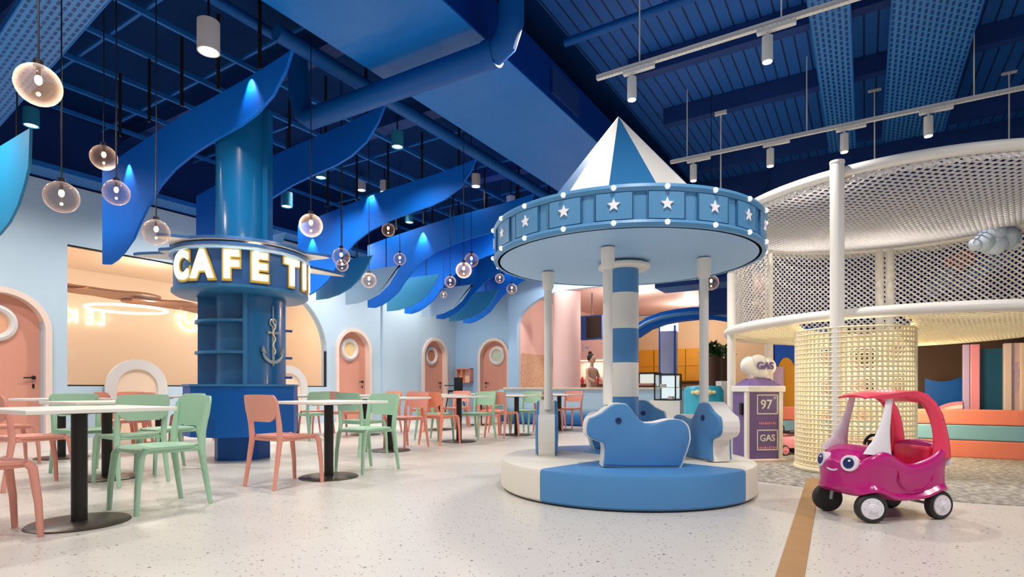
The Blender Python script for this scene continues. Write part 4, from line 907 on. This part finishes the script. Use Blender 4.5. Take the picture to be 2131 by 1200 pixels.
# tunnel net: straight rings and uprights
E = []; RN = .54; nz = 30; ncirc = 66
def TP(i, j):
    a = 2*pi*i/ncirc; s = j/nz; r = RN; return TCN+Vector((r*cos(a), r*sin(a), .02+1.44*s))
for j in range(nz+1):
    for i in range(ncirc):
        E.append((TP(i, j), TP(i+1, j)))
        if j < nz: E.append((TP(i, j), TP(i, j+1)))
rod_obj('tunnel_net', E, .0118, M['netc'], t, n=4)
obj('tunnel_base_ring', MB().tube([TCN+Vector((RN*cos(q), RN*sin(q), .03)) for q in [2*pi*i/48 for i in range(48)]], .03, 8, closed=True), M['netc'], t, smooth=True, world=True)
E = []
for i in range(15):
    for j in range(12):
        def FP(i, j):
            s = j/12; u_ = i/15; base = W(4.15+.55*s**1.5*0+.30*u_+.12*(1-s)*u_, 6.1+.1*u_, .75+.75*s); return base
        E.append((FP(i, j), FP(i+1, j))); E.append((FP(i, j), FP(i, j+1)))
lamp('POINT', CC+Vector((0, 0, 1.0)), 45, (1, .86, .6), .2, name='tower_warm_light'); lamp('POINT', TCN+Vector((0, 0, .9)), 22, (1, .86, .6), .15, name='tunnel_warm_light')
lamp('POINT', CC+Vector((.2, .2, 2.0)), 14, (1, .93, .85), .2, name='tower_inner_light')
# cloud and soft shapes held in the tower
q = IM(2072, 500, 7.6); m_ = MB()
for dx, dz, r in ((-.16, -.02, .13), (-.03, .1, .15), (.14, .03, .15), (.0, -.05, .14), (.24, -.04, .1), (-.26, -.05, .09)):
    o_ = W(dx, 0)-W(0, 0); m_.sph((q.x+o_.x, q.y+o_.y, q.z+dz), r, 18)
single('cloud_ornament', m_, mat('cloud_blue', '#cfe0f4', .7, bump=.5, bscale=30), 'fluffy pale blue cloud perched in the net at the right', 'ornament', smooth=True)
def shape_im(pts, D, th, name, m, lb):
    P = [IM(x_, y_, D) for x_, y_ in pts]; nn = W(0, th)-W(0, 0)
    single(name, MB().prism(P, nn), m, lb, 'ornament', 'soft shapes inside the climbing tower')
shape_im([(1988, 530), (2010, 520), (2030, 524), (2028, 545), (2005, 562), (1988, 558)], 8.55, .2, 'foam_shape', M['red'], 'red soft shape seen through the upper net')
shape_im([(2000, 575), (2030, 545), (2075, 528), (2108, 525), (2105, 545), (2060, 570), (2030, 598), (2005, 600)], 8.55, .25, 'foam_shape', M['carb'], 'large blue soft shape seen through the upper net, right')
shape_im([(1945, 590), (1975, 555), (1990, 562), (1975, 600), (1950, 615)], 8.55, .2, 'foam_shape', M['carb'], 'smaller blue soft shape seen through the net, left of the large one')
# ================================================================== LOW PADDED WALL AND PLAY HOUSE BEHIND
PWa = 8.93; yw = ONA(1592, 850, 8.93).y
t = thing('padded_wall', 'low padded wall in coral and aqua stripes behind the toy car', 'padded wall', (PWa, 0, 0))
for z0_, z1_, m_ in ((0, .22, 'coral'), (.22, .41, 'aqua'), (.41, .60, 'coral')): obj('pad_stripe', MB().box((PWa+.1, (yw-3.0)/2, (z0_+z1_)/2), (.2, yw+3.0, z1_-z0_-.004), 0, .015), M[m_], t, world=True)
struct('wall_right', MB().box((13.2, -4.0, 2.8), (.2, 11.4, 5.6)), M['navy'])
t = thing('play_house_board', 'royal blue play-house board with mustard pointed arch behind the low wall', 'play house', W((1645-CX)/F*9.4, 9.4)); 
c_ = t.location.copy(); y0 = ONA(1612, 800, 9.9).y; y1 = ONA(1760, 800, 9.9).y
obj('board', MB().box((9.95, (y0+y1)/2, .9), (.06, abs(y1-y0), 1.8)), mat('royal_board', '#0d55c4', .5), t, world=True)
def arch_a(xc, hw, ztop, a, n=14):
    c = ONA(xc, 800, a).y; P = [(a, c-hw, 0), (a, c-hw, ztop-.55)]
    for i in range(1, n): s = i/n; P.append((a, c-hw*cos(pi*s), ztop-.55+.55*sin(pi*s)**.8))
    return P+[(a, c+hw, ztop-.55), (a, c+hw, 0)]
obj('arch_panel', MB().prism(arch_a(1636, .16, 1.35, 9.9), (.02, 0, 0)), M['yellow'], t, world=True)
t = thing('lilac_pillar', 'slim lilac post beside the blue play-house board', 'post', ONA(1619, 845, 9.78)); l_ = t.location.copy(); l_.z = 0; t.location = l_
obj('pillar_shaft', MB().box((0, 0, .6), (.14, .16, 1.2)), M['lilac'], t)
single('pink_arch_board', MB().prism(arch_a(1735, .42, 1.42, 9.85), (.05, 0, 0)), M['kidpink'], 'pink rounded play-house front seen through the tunnel net', 'play house')
def fig(x_, yh, D, top, lb):
    q = W((x_-CX)/F*D, D); t = thing('person', lb, 'person', q, AZ-pi/2); s = (EYE+(808-yh)/F*D+.1)/1.7
    skin_body('body', [(x*s, y*s, z*s) for x, y, z in PV], PE, [tuple(v*s for v in r) if isinstance(r, tuple) else r*s for r in [(.13, .09), (.12, .09), (.13, .09), .05, .05, .055, .04, .032, .055, .04, .032, .085, .06, .045, .085, .06, .045]], mat('top_'+str(x_), top, .7), t)
    obj('head', MB().sph((.02*s, 0, 1.60*s), .10*s, 16, (.95, .82, 1.18)), M['skin'], t, smooth=True); obj('hair', MB().sph((-.015*s, 0, 1.635*s), .108*s, 16, (.98, .92, 1.05)), M['hair'], t, smooth=True)
fig(1650, 812, 9.25, '#6a3a2c', 'person in brown top with dark hair before the mustard arch')
# right part: wavy blue board, lilac posts, teal door, text board
struct('wall_play_back', MB().box((10.6, ONA(1990, 800, 10.6).y, .95), (.08, 3.6, 1.9)), M['brown'])
c0 = ONA(1925, 800, 9.7).y; c1 = ONA(2002, 800, 9.7).y
P = [(9.7, c0+(c1-c0)*i/16, 1.0-.045*sin(pi*i/16*1.1)) for i in range(17)]
single('wave_board', MB().prism([(9.7, c0, 0)]+P+[(9.7, c1, 0)], (.05, 0, 0)), M['pillard'], 'royal blue board with wavy top edge behind the low wall', 'board')
yy = ONA(2003, 855, 9.5).y
t = thing('rainbow_arch', 'pink and white striped quarter arch behind the low wall', 'play arch', (9.5, yy, 0))
for r, m_ in ((.36, 'kidpink'), (.30, 'white'), (.24, 'kidpink'), (.18, 'white')):
    obj('arch_stripe', MB().prism([(9.5-(.55-r)*.1, yy, .42)]+[(9.5-(.55-r)*.1, yy+r*cos(q), .42+r*.75*sin(q)) for q in [pi/2*i/12 for i in range(13)]], (.05, 0, 0)), M[m_], t, world=True)
for x_, wd, m_, lb in ((2010, .07, 'lilac', 'narrow lilac post left of the teal door'), (2028, .10, 'kidpink', 'pale pink post directly left of the teal door'), (2096, .08, 'frame', 'cream post directly right of the teal door'), (2128, .06, 'peach', 'peach post at the right edge of the picture')):
    q = ONA(x_, 800, 9.55); single('door_post', MB().box((9.55, q.y, .72), (.1, wd, 1.44), 0, .01), M[m_], lb, 'post', 'posts of the play-house')
q = ONA(2066, 800, 9.6); t = thing('play_door', 'dark teal play-house door with hinges', 'door', (9.6, q.y, 0)); obj('door_panel', MB().box((0, 0, .70), (.04, .40, 1.36)), mat('deep_teal', '#04506e', .4), t)
for z_ in (1.15, .9): obj('hinge', MB().box((-.02, .22, z_), (.03, .04, .05)), M['black'], t)
q = ONA(2112, 800, 9.55); t = thing('lettered_board', 'pale lilac upright board with faint vertical lettering at the right edge', 'board', (9.55, q.y, 0)); obj('board', MB().box((0, 0, .72), (.04, .12, 1.44)), mat('pale_lilac', '#d4bcc4', .5), t)
for i, z_ in enumerate((1.16, 1.08, 1.0, .92, .84)):
    text('letter', 'VNVNV'[i], .10, wm(t) @ Vector((-.024, 0, z_)), pi, M['lilac'], t, ext=.002, bold=.002)
# ================================================================== GAS PUMP
g0 = FL(1575, 958); t = thing('toy_gas_pump', 'purple toy gas pump with white frame and cloud sign', 'toy gas pump', g0, AZ+radians(10))   # local -y faces the camera
obj('pump_base', MB().box((0, 0, .02), (.50, .40, .04), 0, .01), M['frame'], t)
obj('pump_body', MB().box((-.02, .0, .44), (.40, .30, .80)), M['purple'], t)
fr_ = MB(); fr_.box((.20, -.13, .44), (.045, .08, .82)); fr_.box((-.215, -.13, .44), (.03, .06, .82)); fr_.box((0, -.02, .855), (.48, .36, .07), 0, .008)
obj('pump_frame', fr_, M['white'], t)
obj('pump_roof', MB().loft([[(-.22, -.15, .89), (.22, -.15, .89), (.22, .13, .89), (-.22, .13, .89)], [(-.12, -.07, .98), (.12, -.07, .98), (.12, .05, .98), (-.12, .05, .98)]]), M['purple'], t)
cld = MB()
for x_, z_, r in ((-.11, 1.13, .115), (.0, 1.145, .125), (.11, 1.12, .115), (.03, 1.09, .12), (-.05, 1.09, .11)): cld.sph((x_, -.03, z_), r, 20, (1.05, .45, .95))
obj('cloud_sign', cld, M['white'], t, smooth=True); obj('sign_foot', MB().cyl((-.10, -.03, .96), (-.10, -.03, 1.03), .03).cyl((.1, -.03, .96), (.1, -.03, 1.03), .03), M['frame'], t)
Wt = wm(t); azf = AZ+radians(10)-pi/2
text('sign_lettering', 'GAS', .115, Wt @ Vector((.05, -.094, 1.125)), azf, M['purple'], t, ext=.004, bold=.004)
def panel(z0_, z1_):
    m_ = MB()
    for a, b, c, d in ((-.10, .17, z0_, z0_+.012), (-.10, .17, z1_-.012, z1_), (-.10, -.088, z0_, z1_), (.158, .17, z0_, z1_)): m_.box(((a+b)/2, -.152, (c+d)/2), (b-a, .006, d-c))
    obj('panel_outline', m_, M['white'], t)
panel(.56, .79); panel(.14, .38)
text('number', '97', .15, Wt @ Vector((.02, -.154, .67)), azf, M['white'], t, ext=.003, bold=.003); text('number_mark', '#', .05, Wt @ Vector((.13, -.154, .75)), azf, M['white'], t, ext=.003)
text('panel_lettering', 'GAS', .105, Wt @ Vector((.035, -.154, .28)), azf, M['white'], t, ext=.003, bold=.002)
for z_, w_h in ((.455, .2), (.17, .22)):
    m_ = MB()
    for k in range(9): m_.box((.035-w_h/2+w_h*k/8, -.153, z_), (w_h/8*.6, .004, .016+.012*(k % 2)))
    obj('small_print', m_, M['kidpink'], t)
obj('nozzle', MB().box((-.235, -.05, .62), (.03, .05, .14), 0, .008), M['black'], t)
# ================================================================== TOY CAR
def toy_wheel(t, x, y, r, side, hub, wd=.06, steer=0):
    o = obj('wheel', MB().lathe([(0, -wd/2), (r-.012, -wd/2), (r, -wd/2+.012), (r, wd/2-.012), (r-.012, wd/2), (r*.78, wd/2), (r*.74, wd/2-.006), (0, wd/2-.006)], n=36), M['tyre'], t, smooth=True)
    o.location = (x, y, r); o.rotation_euler = (-pi/2*side, 0, steer)
    h = obj('hub_cap', MB().lathe([(0, wd/2+.006), (r*.30, wd/2+.008), (r*.34, wd/2+.002), (r*.68, wd/2+.002), (r*.74, wd/2-.006)], n=36).cyl((0, 0, wd/2-.01), (0, 0, wd/2+.02), r*.18, n=16), hub, o, smooth=True)
    for k in range(6):
        q = k*pi/3; obj('hub_bolt', MB().cyl((r*.5*cos(q), r*.5*sin(q), wd/2), (r*.5*cos(q), r*.5*sin(q), wd/2+.006), r*.05, n=10), M['ringw'], o)
cp = W(2.51, 3.87); hd = AZ+atan2(-.211, -.977)
t = thing('ride_on_car', 'magenta ride-on toy car with smiling face and pink-red roof', 'toy car', cp, hd)
def smooth(a, b, x): s = min(1, max(0, (x-a)/(b-a))); return s*s*(3-2*s)
rings = []; NX = 44
for i in range(NX+1):
    x = -.40+.78*i/NX; e = abs((x+.01)/.395); w_ = .205*(max(.0, 1-e**4.5))**.42+.012
    fb = math.exp(-((x-.25)/.11)**2); rb = math.exp(-((x+.28)/.11)**2)
    w_ += .012*fb+.012*rb-.012*math.exp(-((x+.02)/.12)**2)
    zb = .125+.060*fb+.055*rb+.06*max(0, (e-.85)/.15)
    zt = .385+.062*math.exp(-((x-.17)/.13)**2)+.085*math.exp(-((x+.34)/.13)**2)-.025*math.exp(-((x+.03)/.1)**2)-.045*smooth(.27, .38, x)
    ck = smooth(-.30, -.25, x)*(1-smooth(.04, .11, x)); zin = zt+.022*(1-ck)-.20*ck
    zi2 = zt-.004-.15*ck
    prof = [(0, zb), (.55, zb), (.90, zb+.004), (1.07, zb+.016), (1.07, zb+.034), (.97, zb+.055), (.96, (zb+zt)/2-.01), (1.0, (zb+zt)/2+.05), (.99, zt-.03), (.95, zt-.005), (.90, zt+.004), (.84, zt), (.80, zi2), (.74, zin), (.4, zin+.012*(1-ck)), (0, zin+.018*(1-ck))]
    rings.append([(x, y*w_, z) for y, z in prof]+[(x, -y*w_, z) for y, z in prof[-2:0:-1]])
obj('body', MB().loft(rings), M['magenta'], t, smooth=True)
obj('dashboard', MB().box((.12, 0, .43), (.06, .27, .05), 0, .015), M['magenta'], t)
obj('seat', MB().box((-.17, 0, .27), (.20, .27, .05), 0, .02).box((-.275, 0, .36), (.05, .28, .22), 0, .02), M['redpink'], t)
# roof shell
rr = []
for i in range(29):
    s = i/28; x = .225-.40*s; z = .800+.042*sin(pi*min(1, s*1.15)*.5)**.8
    if s > .70: z -= .05*((s-.70)/.30)**2
    hw = .120+.068*smooth(0, .35, s)-.015*smooth(.8, 1, s); th_ = .010+.022*smooth(0, .3, s)
    rr.append([(x, y*hw, z+.016*(1-y*y)) for y in (-1, -.8, -.4, 0, .4, .8, 1)]+[(x, y*hw*.97, z-th_+.012*(1-y*y)) for y in (1, .8, .4, 0, -.4, -.8, -1)])
obj('roof', MB().loft(rr), M['redpink'], t, smooth=True)
def ell(c, tx, tz, wd, th_, n=14):         # oval section across a path running in the x-z plane
    nx, nz_ = -tz, tx
    return [(c[0]+nx*wd*cos(2*pi*k/n), c[1]+th_*sin(2*pi*k/n), c[2]+nz_*wd*cos(2*pi*k/n)) for k in range(n)]
ARM = [(-.05, .822), (-.12, .818), (-.185, .795), (-.24, .745), (-.28, .675), (-.303, .60), (-.316, .52), (-.318, .45), (-.312, .40)]
for sd in (-1, 1):
    R = []
    for k, (x, z) in enumerate(ARM):
        a = ARM[max(0, k-1)]; b = ARM[min(len(ARM)-1, k+1)]; d = Vector((b[0]-a[0], b[1]-a[1])).normalized(); q = k/(len(ARM)-1)
        R.append(ell((x, sd*(.155+.018*q), z), d.x, d.y, .022+.030*min(1, q*2)+.022*max(0, q-.6)/.4, .026))
    obj('rear_pillar', MB().loft(R), M['redpink'], t, smooth=True)
    R = []
    for k in range(15):
        q = k/14; xm = .075+.105*q**1.3; z = .815-.385*q; wd = .026+.085*q**2.4
        R.append([(xm+wd*cos(2*pi*j/12)+.02*q, sd*(.150+.032*q)+.013*sin(2*pi*j/12), z+(.012*cos(2*pi*j/12) if q > .8 else 0)) for j in range(12)])
    obj('windscreen_pillar', MB().loft(R), M['carwhite'], t, smooth=True)
obj('roof_seam', MB().tube([(-.305, y, .655-.01*abs(y)) for y in (.128, .15, .18, .196)], .003, 6), M['magenta'], t)
for sd in (-1, 1):
    q = Vector((.352, sd*.118, .375)); d = Vector((.93, sd*.30, .18)).normalized()
    obj('eye_white', MB().cyl(q-d*.05, q+d*.012, .056, .052, n=28), M['carwhite'], t, smooth=True); e = obj('iris', MB().cyl(q+d*.010, q+d*.016, .036, .035, n=24), M['navyeye'], t)
    obj('glint', MB().sph(q+d*.018+Vector((0, .01, .015)), .008, 8), M['carwhite'], e)
sm = [(.377-.03*abs(y/.07)**2*.6+.006, y, .318+.028*(y/.075)**2) for y in [-.075+.015*i for i in range(11)]]
obj('smile', MB().tube(sm, .006, 8), M['carwhite'], t, smooth=True); obj('badge', MB().box((.372, 0, .375), (.014, .05, .016), 0, .004), M['carwhite'], t)
obj('steering_wheel', MB().tube([(.06-.02*sin(q), .062*cos(q), .49+.055*sin(q)) for q in [2*pi*i/24 for i in range(24)]], .010, 8, closed=True).box((.07, 0, .485), (.04, .03, .05), 0, .008).box((.058, 0, .50), (.014, .11, .016)), M['black'], t, smooth=True)
obj('door_seam', MB().tube([(x, .2125, z) for x, z in ((.07, .33), (.055, .26), (.02, .215), (-.05, .19), (-.13, .20), (-.19, .25), (-.22, .34))], .005, 6), M['magenta'], t)
obj('fuel_cap', MB().sph((-.385, .15, .37), .028, 14), M['carwhite'], t, smooth=True)
for x, y in ((.255, .185), (.255, -.185), (-.275, .185), (-.275, -.185)): toy_wheel(t, x, y, .094, 1 if y > 0 else -1, M['carwhite'], .062, -.38 if x > 0 else 0)
obj('axle', MB().cyl((-.275, -.16, .088), (-.275, .16, .088), .01, n=10), M['silver'], t)
for y in (.15, -.15): obj('fork', MB().cyl((.255, y, .09), (.25, y*.9, .24), .012, n=10), M['silver'], t)
# small pink ride-on and red toy behind
t = thing('ride_on_car', 'small pale pink ride-on car parked behind the gas pump', 'toy car', FL(1642, 945), AZ+radians(195), None)
R = []
for i in range(13):
    s = i/12; x = -.28+.56*s; w_ = .13*(1-abs(2*s-1)**4)**.5+.02; R.append([(x, -w_, .10), (x, w_, .10), (x, w_*1.02, .2), (x, w_*.85, .27-.05*s), (x, -w_*.85, .27-.05*s), (x, -w_*1.02, .2)])
obj('body', MB().loft(R), M['kidpink'], t, smooth=True); obj('seat', MB().box((-.05, 0, .29), (.22, .14, .04), 0, .015), M['black'], t); obj('steering_wheel', MB().tube([(.12, .05*cos(q), .34+.05*sin(q)) for q in [2*pi*i/16 for i in range(16)]], .008, 6, closed=True).cyl((.12, 0, .24), (.12, 0, .34), .008), M['black'], t)
for x, y in ((.18, .13), (.18, -.13), (-.18, .13), (-.18, -.13)): toy_wheel(t, x, y, .07, 1 if y > 0 else -1, M['kidpink'], .045)
t = thing('ride_on_scooter', 'small red toy scooter behind the carousel platform', 'toy scooter', FL(1508, 940), AZ)
obj('body', MB().box((0, 0, .12), (.34, .12, .1), 0, .03), M['red'], t, smooth=True); obj('handlebar', MB().cyl((-.1, 0, .12), (-.12, 0, .34), .012).cyl((-.12, -.1, .34), (-.12, .1, .34), .012), M['black'], t)
for x, y in ((.12, 0), (-.12, 0)): toy_wheel(t, x, y, .06, 1, M['red'], .05)
